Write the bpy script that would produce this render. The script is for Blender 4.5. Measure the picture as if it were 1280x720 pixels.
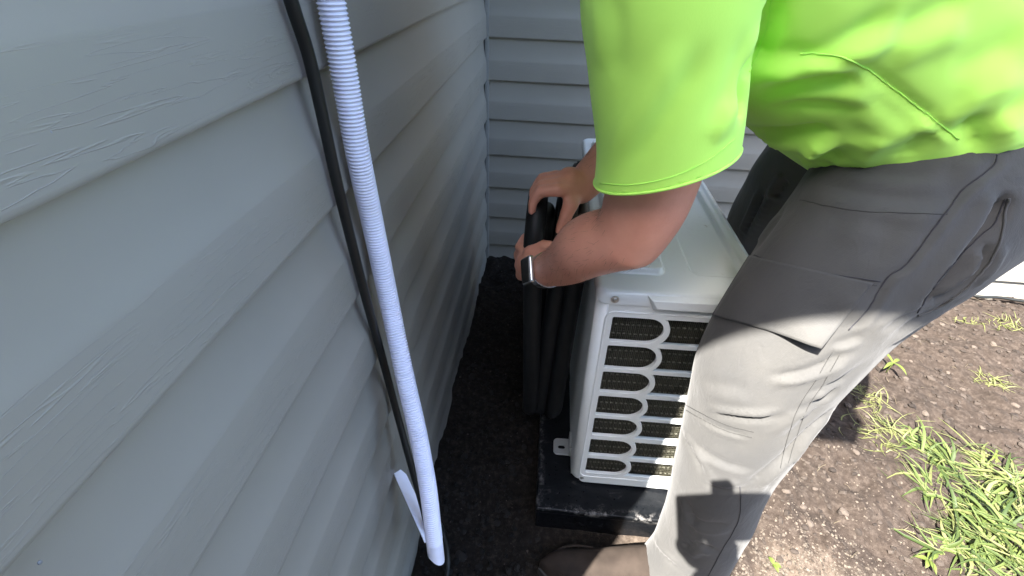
import bpy, bmesh, math, random
import numpy as np
from mathutils import Vector, Matrix, noise
from mathutils.bvhtree import BVHTree

for o in list(bpy.data.objects):
    bpy.data.objects.remove(o)
scene = bpy.context.scene
col = scene.collection
rad = math.radians
random.seed(7)
rng = np.random.default_rng(7)

# ------------------------------------------------------------------ camera
CAM_H = 1.054
FPX = 571.0                                   # focal length in pixels of the 1280 wide photograph
Yc = np.array([64.0, -420.0, FPX]); Yc /= np.linalg.norm(Yc)
Zd = np.array([-29.5, 778.0, FPX]); Zd = Zd - (Zd @ Yc) * Yc; Zd /= np.linalg.norm(Zd)
Xc = np.cross(Yc, -Zd)
RC = np.array([Xc, Yc, -Zd])                  # world = RC @ (right, down, forward)
CAM = np.array([0.0, 0.0, CAM_H])
cam_data = bpy.data.cameras.new('camera')
cam = bpy.data.objects.new('camera', cam_data)
col.objects.link(cam)
cam_data.sensor_width = 36.0
cam_data.lens = FPX / 1280 * 36.0
cam_data.clip_start = 0.005
cam_data.clip_end = 500
cam.matrix_world = Matrix(((RC[0, 0], -RC[0, 1], -RC[0, 2], 0), (RC[1, 0], -RC[1, 1], -RC[1, 2], 0),
                           (RC[2, 0], -RC[2, 1], -RC[2, 2], CAM_H), (0, 0, 0, 1)))
scene.camera = cam

# ------------------------------------------------------------------ sky, sun, exposure
_a = RC @ np.array([905 - 640.0, 640 - 360.0, FPX]); _a /= np.linalg.norm(_a)
SUN = -_a                                     # direction towards the sun
sun_el = math.asin(SUN[2]); sun_az = math.atan2(SUN[0], SUN[1])
world = bpy.data.worlds.new('World'); scene.world = world
world.use_nodes = True
wn = world.node_tree
sky = wn.nodes.new('ShaderNodeTexSky')
sky.sky_type = 'NISHITA'; sky.sun_disc = False
sky.sun_elevation = sun_el; sky.sun_rotation = sun_az
sky.air_density = 1.0; sky.dust_density = 2.0; sky.ozone_density = 1.0
bg = wn.nodes['Background']; bg.inputs['Strength'].default_value = 0.126
wn.links.new(sky.outputs[0], bg.inputs[0])
sun_data = bpy.data.lights.new('sun', 'SUN'); sun_data.energy = 5.0; sun_data.angle = rad(0.5)
sun_data.color = (1.0, 0.95, 0.88)
sun = bpy.data.objects.new('sun', sun_data); col.objects.link(sun)
sun.rotation_euler = Vector(-SUN).to_track_quat('-Z', 'Y').to_euler()
sun.location = (-3, -4, 6)
scene.view_settings.view_transform = 'Standard'
scene.view_settings.look = 'None'
scene.view_settings.exposure = 3.05
scene.view_settings.gamma = 1.0
scene.cycles.max_bounces = 8

# ------------------------------------------------------------------ geometry helpers
def at(px, py, x=None, y=None, z=None):
    d = RC @ np.array([px - 640.0, py - 360.0, FPX])
    if y is not None: t = y / d[1]
    elif x is not None: t = x / d[0]
    else: t = (z - CAM_H) / d[2]
    return CAM + t * d

def tag(o, label=None, cat=None, group=None, kind=None):
    if label: o['label'] = label
    if cat: o['category'] = cat
    if group: o['group'] = group
    if kind: o['kind'] = kind
    return o

def empty(name, loc=(0, 0, 0), rot=(0, 0, 0)):
    o = bpy.data.objects.new(name, None); o.empty_display_size = 0.05
    o.location = loc; o.rotation_euler = rot
    col.objects.link(o); return o

class MB:
    def __init__(s): s.v = []; s.f = []
    def add(s, v, f):
        n = len(s.v); s.v += [tuple(map(float, p)) for p in v]; s.f += [tuple(int(i) + n for i in q) for q in f]; return s
    def box(s, lo, hi):
        x0, y0, z0 = lo; x1, y1, z1 = hi
        return s.add([(x0, y0, z0), (x1, y0, z0), (x1, y1, z0), (x0, y1, z0), (x0, y0, z1), (x1, y0, z1), (x1, y1, z1), (x0, y1, z1)],
                     [(0, 3, 2, 1), (4, 5, 6, 7), (0, 1, 5, 4), (1, 2, 6, 5), (2, 3, 7, 6), (3, 0, 4, 7)])
    def tube(s, pts, r, seg=10, caps=True, flat=1.0, up=None):
        pts = [np.array(p, float) for p in pts]; n = len(pts)
        rr = [r] * n if np.isscalar(r) else list(r)
        T = []
        for i in range(n):
            t = pts[min(i + 1, n - 1)] - pts[max(i - 1, 0)]
            T.append(t / (np.linalg.norm(t) + 1e-12))
        a = np.array([0, 0, 1.0]) if up is None else np.array(up, float)
        if abs(a @ T[0]) > 0.95: a = np.array([0, 1.0, 0])
        u = a - (a @ T[0]) * T[0]; u /= np.linalg.norm(u)
        V = []
        for i in range(n):
            u = u - (u @ T[i]) * T[i]; u /= np.linalg.norm(u) + 1e-12
            w = np.cross(T[i], u)
            for k in range(seg):
                an = 2 * math.pi * k / seg
                V.append(pts[i] + rr[i] * (math.cos(an) * u * flat + math.sin(an) * w))
        F = []
        for i in range(n - 1):
            for k in range(seg):
                k2 = (k + 1) % seg
                F.append((i * seg + k, i * seg + k2, (i + 1) * seg + k2, (i + 1) * seg + k))
        if caps:
            F.append(tuple(range(seg - 1, -1, -1))); F.append(tuple((n - 1) * seg + k for k in range(seg)))
        return s.add(V, F)
    def ball(s, c, r, seg=16, rings=10, M=None):
        r = np.array([r, r, r], float) if np.isscalar(r) else np.array(r, float)
        V = []; F = []
        V.append((0, 0, 1))
        for i in range(1, rings):
            th = math.pi * i / rings
            for k in range(seg):
                ph = 2 * math.pi * k / seg
                V.append((math.sin(th) * math.cos(ph), math.sin(th) * math.sin(ph), math.cos(th)))
        V.append((0, 0, -1)); L = len(V) - 1
        for k in range(seg):
            k2 = (k + 1) % seg
            F.append((0, 1 + k, 1 + k2)); F.append((L, 1 + (rings - 2) * seg + k2, 1 + (rings - 2) * seg + k))
            for i in range(rings - 2):
                F.append((1 + i * seg + k, 1 + (i + 1) * seg + k, 1 + (i + 1) * seg + k2, 1 + i * seg + k2))
        V = np.array(V) * r
        if M is not None: V = V @ np.array(M).T
        return s.add(V + np.array(c, float), F)
    def chain(s, pts, radii, seg=20, sub=6):
        """capsule chain: smooth tube with ball ends"""
        P = catmull(pts, sub); R = catmull([(r,) for r in radii], sub)[:, 0]
        s.tube(P, R, seg)
        s.ball(pts[0], radii[0], seg, 12); s.ball(pts[-1], radii[-1], seg, 12)
        return s
    def mesh(s, name):
        me = bpy.data.meshes.new(name); me.from_pydata(s.v, [], s.f); me.update(); return me
    def build(s, name, mat=None, parent=None, smooth=False, bevel=0, bseg=2, angle=None):
        me = s.mesh(name)
        bm = bmesh.new(); bm.from_mesh(me)
        bmesh.ops.recalc_face_normals(bm, faces=bm.faces); bm.to_mesh(me); bm.free()
        return link(name, me, mat, parent, smooth, bevel, bseg, angle)

def link(name, me, mat=None, parent=None, smooth=False, bevel=0, bseg=2, angle=None):
    o = bpy.data.objects.new(name, me); col.objects.link(o)
    if mat is not None and not me.materials: me.materials.append(mat)
    if smooth: me.polygons.foreach_set('use_smooth', [True] * len(me.polygons))
    if bevel:
        m = o.modifiers.new('bevel', 'BEVEL'); m.width = bevel; m.segments = bseg; m.limit_method = 'ANGLE'
        if smooth is False:
            me.polygons.foreach_set('use_smooth', [True] * len(me.polygons))
            m.harden_normals = True
    if parent is not None: o.parent = parent
    return o

def catmull(pts, sub=8):
    P = np.array(pts, float); n = len(P)
    if n < 3:
        t = np.linspace(0, 1, sub + 1)[:, None]; return P[0] + (P[-1] - P[0]) * t
    E = np.vstack([2 * P[0] - P[1], P, 2 * P[-1] - P[-2]])
    out = []
    for i in range(n - 1):
        p0, p1, p2, p3 = E[i:i + 4]
        for k in range(sub):
            t = k / sub
            out.append(0.5 * ((2 * p1) + (-p0 + p2) * t + (2 * p0 - 5 * p1 + 4 * p2 - p3) * t * t + (-p0 + 3 * p1 - 3 * p2 + p3) * t ** 3))
    out.append(P[-1]); return np.array(out)

def voxel_union(mb, voxel, smooth=6):
    """one continuous skin round overlapping closed shapes"""
    me = mb.mesh('tmp')
    bm = bmesh.new(); bm.from_mesh(me); bmesh.ops.recalc_face_normals(bm, faces=bm.faces); bm.to_mesh(me); bm.free()
    o = bpy.data.objects.new('tmp', me); col.objects.link(o)
    m = o.modifiers.new('r', 'REMESH'); m.mode = 'VOXEL'; m.voxel_size = voxel
    if smooth:
        q = o.modifiers.new('s', 'SMOOTH'); q.iterations = smooth; q.factor = 0.5
    dg = bpy.context.evaluated_depsgraph_get()
    res = bpy.data.meshes.new_from_object(o.evaluated_get(dg))
    bpy.data.objects.remove(o)
    return res

def get_v(me):
    a = np.empty(len(me.vertices) * 3); me.vertices.foreach_get('co', a); return a.reshape(-1, 3)
def get_n(me):
    a = np.empty(len(me.vertices) * 3); me.vertices.foreach_get('normal', a); return a.reshape(-1, 3)
def set_v(me, V):
    me.vertices.foreach_set('co', np.ascontiguousarray(V).ravel()); me.update()
def bvh_of(me):
    V = [tuple(v.co) for v in me.vertices]; F = [tuple(p.vertices) for p in me.polygons]
    return BVHTree.FromPolygons(V, F)
def hit(bvh, px, py):
    d = Vector(RC @ np.array([px - 640.0, py - 360.0, FPX])).normalized()
    p, n, i, t = bvh.ray_cast(Vector(CAM), d)
    if p is None: return None
    if n.dot(d) > 0: n = -n
    return np.array(p), np.array(n)
def surf_path(bvh, pxs, step=6):
    P = catmull([(a, b) for a, b in pxs], 8)
    L = np.concatenate([[0], np.cumsum(np.linalg.norm(np.diff(P, axis=0), axis=1))])
    n = max(3, int(L[-1] / step))
    s = np.linspace(0, L[-1], n)
    Q = np.stack([np.interp(s, L, P[:, 0]), np.interp(s, L, P[:, 1])], 1)
    out = [hit(bvh, *q) for q in Q]
    out = [h for h in out if h is not None]
    return np.array([h[0] for h in out]), np.array([h[1] for h in out])

_T3 = np.random.default_rng(5).random((64, 64, 64))
def vnoise(P, scale, seed=0):
    """value noise in three dimensions, about -1 to 1"""
    Q = P * scale + np.array([seed * 3.7, -seed * 1.9 + 50, seed * 2.3 + 20])
    I_ = np.floor(Q).astype(int); u = Q - I_; u = u * u * (3 - 2 * u)
    r = 0
    for a in (0, 1):
        for b in (0, 1):
            for c in (0, 1):
                w = (u[:, 0] if a else 1 - u[:, 0]) * (u[:, 1] if b else 1 - u[:, 1]) * (u[:, 2] if c else 1 - u[:, 2])
                r = r + w * _T3[(I_[:, 0] + a) % 64, (I_[:, 1] + b) % 64, (I_[:, 2] + c) % 64]
    return r * 2 - 1

def fold(V, N, disp, path, amp, width, side=0.0, ridge=0.0, taper=0.25):
    """crease (amp<0) or ridge (amp>0) along a 3-D path, with an optional raised lip on one side"""
    P, PN = path
    if len(P) < 3: return
    lo = P.min(0) - 4 * width; hi = P.max(0) + 4 * width
    idx = np.where(np.all((V > lo) & (V < hi), 1))[0]
    if not len(idx): return
    W = V[idx]
    D = np.linalg.norm(W[:, None, :] - P[None], axis=2)
    j = D.argmin(1); d = D[np.arange(len(idx)), j]
    T = np.gradient(P, axis=0); T /= np.linalg.norm(T, axis=1)[:, None] + 1e-9
    S = np.cross(T, PN)
    sd = np.einsum('ij,ij->i', W - P[j], S[j])
    u = j / (len(P) - 1)
    tp = np.clip(np.minimum(u, 1 - u) / taper, 0, 1); tp = tp * tp * (3 - 2 * tp)
    facing = np.einsum('ij,ij->i', N[idx], PN[j]) > 0.2
    h = amp * np.exp(-(d / width) ** 2)
    if ridge:
        h = h + ridge * np.exp(-((sd - side * 2.0 * width) / (1.3 * width)) ** 2) * np.exp(-(np.maximum(d - 2.5 * width, 0) / width) ** 2)
    disp[idx] += h * tp * facing

# ------------------------------------------------------------------ materials
def mat(name, base, rough=0.6, spec=0.5, metal=0.0):
    m = bpy.data.materials.new(name); m.use_nodes = True
    b = m.node_tree.nodes['Principled BSDF']
    b.inputs['Base Color'].default_value = (*base, 1)
    b.inputs['Roughness'].default_value = rough
    b.inputs['Specular IOR Level'].default_value = spec
    b.inputs['Metallic'].default_value = metal
    return m
def N(m, t, **kw):
    n = m.node_tree.nodes.new(t)
    for k, v in kw.items():
        if k in n.inputs: n.inputs[k].default_value = v
        else: setattr(n, k, v)
    return n
def L(m, a, b): m.node_tree.links.new(a, b)
def bsdf(m): return m.node_tree.nodes['Principled BSDF']
def coords(m, scale=(1, 1, 1), rot=(0, 0, 0)):
    tc = N(m, 'ShaderNodeTexCoord'); mp = N(m, 'ShaderNodeMapping')
    mp.inputs['Scale'].default_value = scale; mp.inputs['Rotation'].default_value = rot
    L(m, tc.outputs['Object'], mp.inputs[0]); return mp.outputs[0]
def ramp(m, fac, stops):
    r = N(m, 'ShaderNodeValToRGB'); e = r.color_ramp.elements
    while len(e) < len(stops): e.new(0.5)
    for q, (p, c) in zip(e, stops):
        q.position = p; q.color = (*c, 1) if len(c) == 3 else c
    L(m, fac, r.inputs[0]); return r.outputs[0]
def mottle(m, base, amt=0.15, scale=6, detail=6):
    """slight uneven colour"""
    n = N(m, 'ShaderNodeTexNoise', Scale=scale, Detail=detail)
    L(m, coords(m), n.inputs['Vector'])
    lo = tuple(c * (1 - amt) for c in base); hi = tuple(min(1, c * (1 + amt)) for c in base)
    L(m, ramp(m, n.outputs[0], [(0.3, lo), (0.7, hi)]), bsdf(m).inputs['Base Color'])
    return n
def bump(m, height, strength=0.3, dist=0.002):
    b = N(m, 'ShaderNodeBump', Strength=strength, Distance=dist)
    L(m, height, b.inputs['Height'])
    old = bsdf(m).inputs['Normal']
    if old.is_linked: L(m, old.links[0].from_socket, b.inputs['Normal'])
    L(m, b.outputs[0], old); return b

# vinyl siding with embossed wood grain
def siding_material():
    m = mat('grey_vinyl_siding', (0.25, 0.24, 0.214), 0.42, 0.5)
    mottle(m, (0.25, 0.2405, 0.2135), 0.05, 5)
    w = N(m, 'ShaderNodeTexNoise', Scale=1.0, Detail=2.0, Roughness=0.5, Distortion=0.6); L(m, coords(m, (10, 60, 165)), w.inputs['Vector'])
    r = ramp(m, w.outputs[0], [(0.475, (0, 0, 0)), (0.495, (1, 1, 1)), (0.515, (0, 0, 0))])
    # grain comes in patches, on the flat half of each lap only
    p = N(m, 'ShaderNodeTexNoise', Scale=1.0, Detail=2.0); L(m, coords(m, (8, 10, 24)), p.inputs['Vector'])
    pm = ramp(m, p.outputs[0], [(0.36, (0, 0, 0)), (0.56, (1, 1, 1))])
    tc = N(m, 'ShaderNodeTexCoord'); sx = N(m, 'ShaderNodeSeparateXYZ'); L(m, tc.outputs['Object'], sx.inputs[0])
    zm = N(m, 'ShaderNodeMath', operation='LESS_THAN'); L(m, sx.outputs['Z'], zm.inputs[0]); zm.inputs[1].default_value = 0.060
    mx = N(m, 'ShaderNodeMath', operation='MULTIPLY'); L(m, r, mx.inputs[0]); L(m, pm, mx.inputs[1])
    my = N(m, 'ShaderNodeMath', operation='MULTIPLY'); L(m, mx.outputs[0], my.inputs[0]); L(m, zm.outputs[0], my.inputs[1])
    bump(m, my.outputs[0], 0.45, 0.0006)
    # long shallow waviness of thin vinyl
    q = N(m, 'ShaderNodeTexNoise', Scale=1.0, Detail=1.0); L(m, coords(m, (1.6, 6, 6)), q.inputs['Vector'])
    bump(m, q.outputs[0], 0.2, 0.012)
    f = N(m, 'ShaderNodeTexNoise', Scale=700.0, Detail=2.0); L(m, coords(m), f.inputs['Vector'])
    bump(m, f.outputs[0], 0.05, 0.0004)
    return m
M_SIDING = siding_material()
M_TRIM = mat('grey_trim', (0.205, 0.21, 0.205), 0.5); mottle(M_TRIM, (0.205, 0.21, 0.205), 0.06, 12)
M_ROOF = mat('roof_shingle', (0.06, 0.06, 0.065), 0.9); mottle(M_ROOF, (0.06, 0.06, 0.065), 0.4, 30)

def soil_material():
    m = mat('soil', (0.0222, 0.0185, 0.0148), 0.95, 0.15)
    tc = N(m, 'ShaderNodeTexCoord')
    big = N(m, 'ShaderNodeTexNoise', Scale=5.0, Detail=7.0, Roughness=0.62); L(m, tc.outputs['Object'], big.inputs['Vector'])
    fine = N(m, 'ShaderNodeTexNoise', Scale=70.0, Detail=6.0, Roughness=0.7); L(m, tc.outputs['Object'], fine.inputs['Vector'])
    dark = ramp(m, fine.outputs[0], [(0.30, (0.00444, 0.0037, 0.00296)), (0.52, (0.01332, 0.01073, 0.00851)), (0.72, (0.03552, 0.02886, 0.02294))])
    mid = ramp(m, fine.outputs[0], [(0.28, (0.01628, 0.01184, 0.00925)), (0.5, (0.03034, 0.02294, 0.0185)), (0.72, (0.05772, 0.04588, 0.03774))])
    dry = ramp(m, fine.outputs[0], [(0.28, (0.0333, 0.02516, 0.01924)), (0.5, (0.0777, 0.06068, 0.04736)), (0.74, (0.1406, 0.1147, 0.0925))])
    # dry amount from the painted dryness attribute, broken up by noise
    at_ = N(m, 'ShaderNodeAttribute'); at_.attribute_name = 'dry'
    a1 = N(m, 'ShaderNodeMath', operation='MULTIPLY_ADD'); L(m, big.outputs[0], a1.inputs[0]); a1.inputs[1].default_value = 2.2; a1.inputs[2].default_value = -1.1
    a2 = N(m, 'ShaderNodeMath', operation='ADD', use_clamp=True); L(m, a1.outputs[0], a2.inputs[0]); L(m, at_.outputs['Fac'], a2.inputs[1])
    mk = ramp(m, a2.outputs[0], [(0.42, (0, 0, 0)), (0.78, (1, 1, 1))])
    damp_shade = N(m, 'ShaderNodeAttribute'); damp_shade.attribute_name = 'damp_shade'  # damp soil, also painted darker where shade falls
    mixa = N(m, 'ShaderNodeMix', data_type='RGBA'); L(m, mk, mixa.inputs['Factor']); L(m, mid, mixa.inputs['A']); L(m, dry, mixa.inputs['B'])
    mixb = N(m, 'ShaderNodeMix', data_type='RGBA'); L(m, damp_shade.outputs['Fac'], mixb.inputs['Factor']); L(m, mixa.outputs['Result'], mixb.inputs['A']); L(m, dark, mixb.inputs['B'])
    L(m, mixb.outputs['Result'], bsdf(m).inputs['Base Color'])
    bump(m, fine.outputs[0], 0.7, 0.006)
    g = N(m, 'ShaderNodeTexNoise', Scale=320.0, Detail=4.0); L(m, tc.outputs['Object'], g.inputs['Vector'])
    bump(m, g.outputs[0], 0.6, 0.0022)
    return m
M_SOIL = soil_material()

def stone_material(name, a, b):
    m = mat(name, a, 0.9, 0.2)
    oi = N(m, 'ShaderNodeObjectInfo')
    geo = N(m, 'ShaderNodeNewGeometry')
    n = N(m, 'ShaderNodeTexNoise', Scale=60.0, Detail=4.0); L(m, coords(m), n.inputs['Vector'])
    s = N(m, 'ShaderNodeMath', operation='ADD'); L(m, n.outputs[0], s.inputs[0]); L(m, geo.outputs['Random Per Island'], s.inputs[1])
    h = N(m, 'ShaderNodeMath', operation='MULTIPLY'); L(m, s.outputs[0], h.inputs[0]); h.inputs[1].default_value = 0.5
    L(m, ramp(m, h.outputs[0], [(0.2, a), (0.8, b)]), bsdf(m).inputs['Base Color'])
    bump(m, n.outputs[0], 0.5, 0.003)
    return m
M_CLOD = stone_material('soil_clod', (0.01332, 0.01036, 0.00888), (0.0518, 0.04144, 0.03404))
M_GRIT = stone_material('dry_grit', (0.0259, 0.02072, 0.01702), (0.111, 0.0925, 0.074))
M_DARKGRIT = stone_material('dark_grit', (0.0037, 0.00333, 0.00296), (0.02072, 0.0185, 0.01628))  # damp grit, colour lowered further for the shaded strip
M_PEBBLE = stone_material('pebble', (0.03, 0.024, 0.020), (0.085, 0.069, 0.057))

def leaf_material(name, a, b, rough=0.55):
    m = mat(name, a, rough, 0.35)
    geo = N(m, 'ShaderNodeNewGeometry')
    L(m, ramp(m, geo.outputs['Random Per Island'], [(0.0, a), (0.55, tuple((x + y) / 2 for x, y in zip(a, b))), (1.0, b)]), bsdf(m).inputs['Base Color'])
    tr = N(m, 'ShaderNodeBsdfTranslucent'); tr.inputs[0].default_value = (b[0], b[1], b[2] * 0.6, 1)
    mix = N(m, 'ShaderNodeMixShader'); mix.inputs[0].default_value = 0.25
    out = m.node_tree.nodes['Material Output']
    L(m, bsdf(m).outputs[0], mix.inputs[1]); L(m, tr.outputs[0], mix.inputs[2]); L(m, mix.outputs[0], out.inputs[0])
    return m
M_GRASS = leaf_material('grass_blade', (0.026, 0.044, 0.010), (0.098, 0.128, 0.034))
M_PALEGRASS = leaf_material('pale_grass_blade', (0.085, 0.095, 0.03), (0.15, 0.155, 0.062))
M_STRAW = leaf_material('dry_straw', (0.048, 0.0384, 0.0256), (0.16, 0.132, 0.088), 0.8)
M_WEED = leaf_material('weed_leaf', (0.06, 0.09, 0.012), (0.11, 0.14, 0.03))

M_WHITE = mat('white_painted_metal', (0.72, 0.745, 0.73), 0.34, 0.5); mottle(M_WHITE, (0.72, 0.745, 0.73), 0.03, 14)
_d = N(M_WHITE, 'ShaderNodeTexNoise', Scale=500.0, Detail=2.0); L(M_WHITE, coords(M_WHITE), _d.inputs['Vector']); bump(M_WHITE, _d.outputs[0], 0.08, 0.0003)
def lid_material():
    m = mat('lid_painted_metal', (0.60, 0.63, 0.62), 0.16, 0.6)
    n = N(m, 'ShaderNodeTexNoise', Scale=9.0, Detail=8.0, Roughness=0.7); L(m, coords(m), n.inputs['Vector'])
    f = N(m, 'ShaderNodeTexNoise', Scale=120.0, Detail=2.0); L(m, coords(m), f.inputs['Vector'])
    mm = N(m, 'ShaderNodeMath', operation='MULTIPLY'); L(m, n.outputs[0], mm.inputs[0]); L(m, f.outputs[0], mm.inputs[1])
    L(m, ramp(m, mm.outputs[0], [(0.30, (0.71, 0.74, 0.725)), (0.42, (0.69, 0.71, 0.69)), (0.47, (0.40, 0.37, 0.31))]), bsdf(m).inputs['Base Color'])
    L(m, ramp(m, n.outputs[0], [(0.35, (0.10, 0.10, 0.10)), (0.7, (0.24, 0.24, 0.24))]), bsdf(m).inputs['Roughness'])
    return m
M_LID = lid_material()
def coil_material():
    m = mat('coil_fins', (0.03, 0.03, 0.02), 0.5, 0.5, 0.0)
    v = N(m, 'ShaderNodeTexCoord'); sx = N(m, 'ShaderNodeSeparateXYZ'); L(m, v.outputs['Object'], sx.inputs[0])
    w = N(m, 'ShaderNodeTexWave', wave_type='BANDS', bands_direction='X', Scale=95.0, Distortion=0.6, Detail=1.0); L(m, coords(m), w.inputs['Vector'])
    L(m, ramp(m, w.outputs[0], [(0.2, (0.012, 0.013, 0.008)), (0.7, (0.075, 0.078, 0.048))]), bsdf(m).inputs['Base Color'])
    bump(m, w.outputs[0], 1.0, 0.004)
    return m
M_COIL = coil_material()
M_COILTAB = mat('coil_tab_metal', (0.20, 0.20, 0.16), 0.4, 0.5, 0.3)
M_MESHWIRE = mat('bronze_wire', (0.05, 0.045, 0.03), 0.5, 0.5, 0.3)
M_SCREW = mat('steel_screw', (0.45, 0.45, 0.44), 0.3, 0.5, 0.9)
M_GALV = mat('galvanised_steel', (0.50, 0.52, 0.52), 0.38, 0.5, 0.6)
M_BLACKPL = mat('black_plastic', (0.012, 0.013, 0.014), 0.45, 0.4)
def pad_material():
    m = mat('black_pad', (0.0072, 0.00792, 0.00936), 0.5, 0.2)
    n = N(m, 'ShaderNodeTexNoise', Scale=14.0, Detail=9.0, Roughness=0.72, Distortion=1.2); L(m, coords(m, (1, 2.2, 2.2)), n.inputs['Vector'])
    f = N(m, 'ShaderNodeTexNoise', Scale=130.0, Detail=4.0); L(m, coords(m), f.inputs['Vector'])
    # pale scuffing along the edges of the pad
    mixw = N(m, 'ShaderNodeMix', data_type='RGBA'); mixw.inputs['B'].default_value = (0.16, 0.155, 0.15, 1)
    tc = N(m, 'ShaderNodeTexCoord'); sx = N(m, 'ShaderNodeSeparateXYZ'); L(m, tc.outputs['Object'], sx.inputs[0])
    def off(ch, v):
        a_ = N(m, 'ShaderNodeMath', operation='SUBTRACT'); L(m, sx.outputs[ch], a_.inputs[0]); a_.inputs[1].default_value = v
        b_ = N(m, 'ShaderNodeMath', operation='ABSOLUTE'); L(m, a_.outputs[0], b_.inputs[0]); return b_.outputs[0]
    def mth(op, a_, b_):
        q = N(m, 'ShaderNodeMath', operation=op); L(m, a_, q.inputs[0]); L(m, b_, q.inputs[1]); return q.outputs[0]
    dz = off('Z', 0.077)
    dd = mth('MINIMUM', mth('MAXIMUM', off('Y', -0.429), dz), mth('MAXIMUM', off('X', -0.214), dz))
    pt = ramp(m, dd, [(0.004, (1, 1, 1)), (0.017, (0, 0, 0))])
    e = N(m, 'ShaderNodeTexNoise', Scale=38.0, Detail=6.0, Roughness=0.75); L(m, coords(m), e.inputs['Vector'])
    em = ramp(m, e.outputs[0], [(0.50, (0, 0, 0)), (0.66, (1, 1, 1))])
    mw = N(m, 'ShaderNodeMath', operation='MULTIPLY'); L(m, pt, mw.inputs[0]); L(m, em, mw.inputs[1]); L(m, mw.outputs[0], mixw.inputs['Factor'])
    L(m, ramp(m, n.outputs[0], [(0.35, (0.00288, 0.0036, 0.00468)), (0.60, (0.00648, 0.0072, 0.00864)), (0.68, (0.0432, 0.04104, 0.03888))]), mixw.inputs['A'])
    L(m, mixw.outputs['Result'], bsdf(m).inputs['Base Color'])
    L(m, ramp(m, f.outputs[0], [(0.3, (0.252, 0.252, 0.252)), (0.7, (0.504, 0.504, 0.504))]), bsdf(m).inputs['Roughness'])
    bump(m, f.outputs[0], 0.25, 0.001)
    return m
M_PAD = pad_material()
M_FOAM = mat('black_foam_insulation', (0.00675, 0.007125, 0.0075), 0.5, 0.35)
_n = mottle(M_FOAM, (0.00675, 0.007125, 0.0075), 0.3, 40); bump(M_FOAM, _n.outputs[0], 0.2, 0.001)
M_CABLE = mat('black_cable_jacket', (0.0075, 0.00825, 0.0075), 0.5, 0.4); mottle(M_CABLE, (0.0075, 0.00825, 0.0075), 0.2, 30)
def hose_material():
    m = mat('white_hose_plastic', (0.80, 0.80, 0.86), 0.45, 0.4)
    bsdf(m).inputs['Subsurface Weight'].default_value = 0.25
    bsdf(m).inputs['Subsurface Radius'].default_value = (0.004, 0.004, 0.005)
    mottle(m, (0.76, 0.77, 0.90), 0.05, 25)
    return m
M_HOSE = hose_material()
def shirt_material():
    base = (0.55, 0.98, 0.15)
    m = mat('lime_jersey', base, 0.8, 0.25)
    mottle(m, base, 0.04, 6)
    bsdf(m).inputs['Sheen Weight'].default_value = 0.15
    a = N(m, 'ShaderNodeTexNoise', Scale=900.0, Detail=2.0); L(m, coords(m, (1, 1, 0.5)), a.inputs['Vector']); bump(m, a.outputs[0], 0.15, 0.0006)
    b = N(m, 'ShaderNodeTexNoise', Scale=24.0, Detail=3.0); L(m, coords(m), b.inputs['Vector']); bump(m, b.outputs[0], 0.12, 0.004)
    return m
M_SHIRT = shirt_material()
M_SHIRTSEAM = mat('lime_seam', (0.52, 0.97, 0.16), 0.8, 0.2)
def trouser_material():
    base = (0.080, 0.080, 0.079)
    m = mat('grey_work_cloth', base, 0.85, 0.25)
    n = N(m, 'ShaderNodeTexNoise', Scale=12.0, Detail=8.0, Roughness=0.6); L(m, coords(m), n.inputs['Vector'])
    L(m, ramp(m, n.outputs[0], [(0.3, (0.052, 0.052, 0.0515)), (0.7, (0.066, 0.0645, 0.061))]), bsdf(m).inputs['Base Color'])
    bsdf(m).inputs['Sheen Weight'].default_value = 0.1
    w = N(m, 'ShaderNodeTexWave', wave_type='BANDS', bands_direction='DIAGONAL', Scale=260.0, Distortion=1.0); L(m, coords(m), w.inputs['Vector']); bump(m, w.outputs[0], 0.08, 0.0005)
    g_ = N(m, 'ShaderNodeTexNoise', Scale=650.0, Detail=3.0); L(m, coords(m, (1, 1, 0.6)), g_.inputs['Vector']); bump(m, g_.outputs[0], 0.3, 0.0008)
    b = N(m, 'ShaderNodeTexNoise', Scale=45.0, Detail=5.0, Distortion=0.8); L(m, coords(m, (1.6, 1.6, 0.8)), b.inputs['Vector']); bump(m, b.outputs[0], 0.35, 0.003)
    return m
M_TROUSER = trouser_material()
M_THREAD = mat('dark_thread', (0.03, 0.03, 0.035), 0.8, 0.2)
M_GREYTHREAD = mat('grey_thread', (0.034, 0.034, 0.033), 0.8, 0.2)
def skin_material():
    base = (0.47, 0.235, 0.145)
    m = mat('tanned_skin', base, 0.42, 0.45)
    n = N(m, 'ShaderNodeTexNoise', Scale=18.0, Detail=8.0, Roughness=0.65); L(m, coords(m), n.inputs['Vector'])
    L(m, ramp(m, n.outputs[0], [(0.3, (0.64, 0.275, 0.185)), (0.52, (0.70, 0.32, 0.22)), (0.75, (0.76, 0.36, 0.25))]), bsdf(m).inputs['Base Color'])
    bsdf(m).inputs['Subsurface Weight'].default_value = 0.12
    bsdf(m).inputs['Subsurface Radius'].default_value = (0.010, 0.004, 0.002)
    bsdf(m).inputs['Subsurface Scale'].default_value = 1.0
    f = N(m, 'ShaderNodeTexVoronoi', Scale=420.0); L(m, coords(m), f.inputs['Vector']); bump(m, f.outputs[0], 0.12, 0.0006)
    return m
M_SKIN = skin_material()
M_HAIR = mat('dark_hair', (0.03, 0.02, 0.013), 0.6); M_EYE = mat('eye_white', (0.7, 0.7, 0.68), 0.2); M_NAIL = mat('nail', (0.55, 0.33, 0.25), 0.35)
M_STEEL = mat('brushed_steel', (0.6, 0.6, 0.6), 0.25, 0.5, 0.9)
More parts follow.
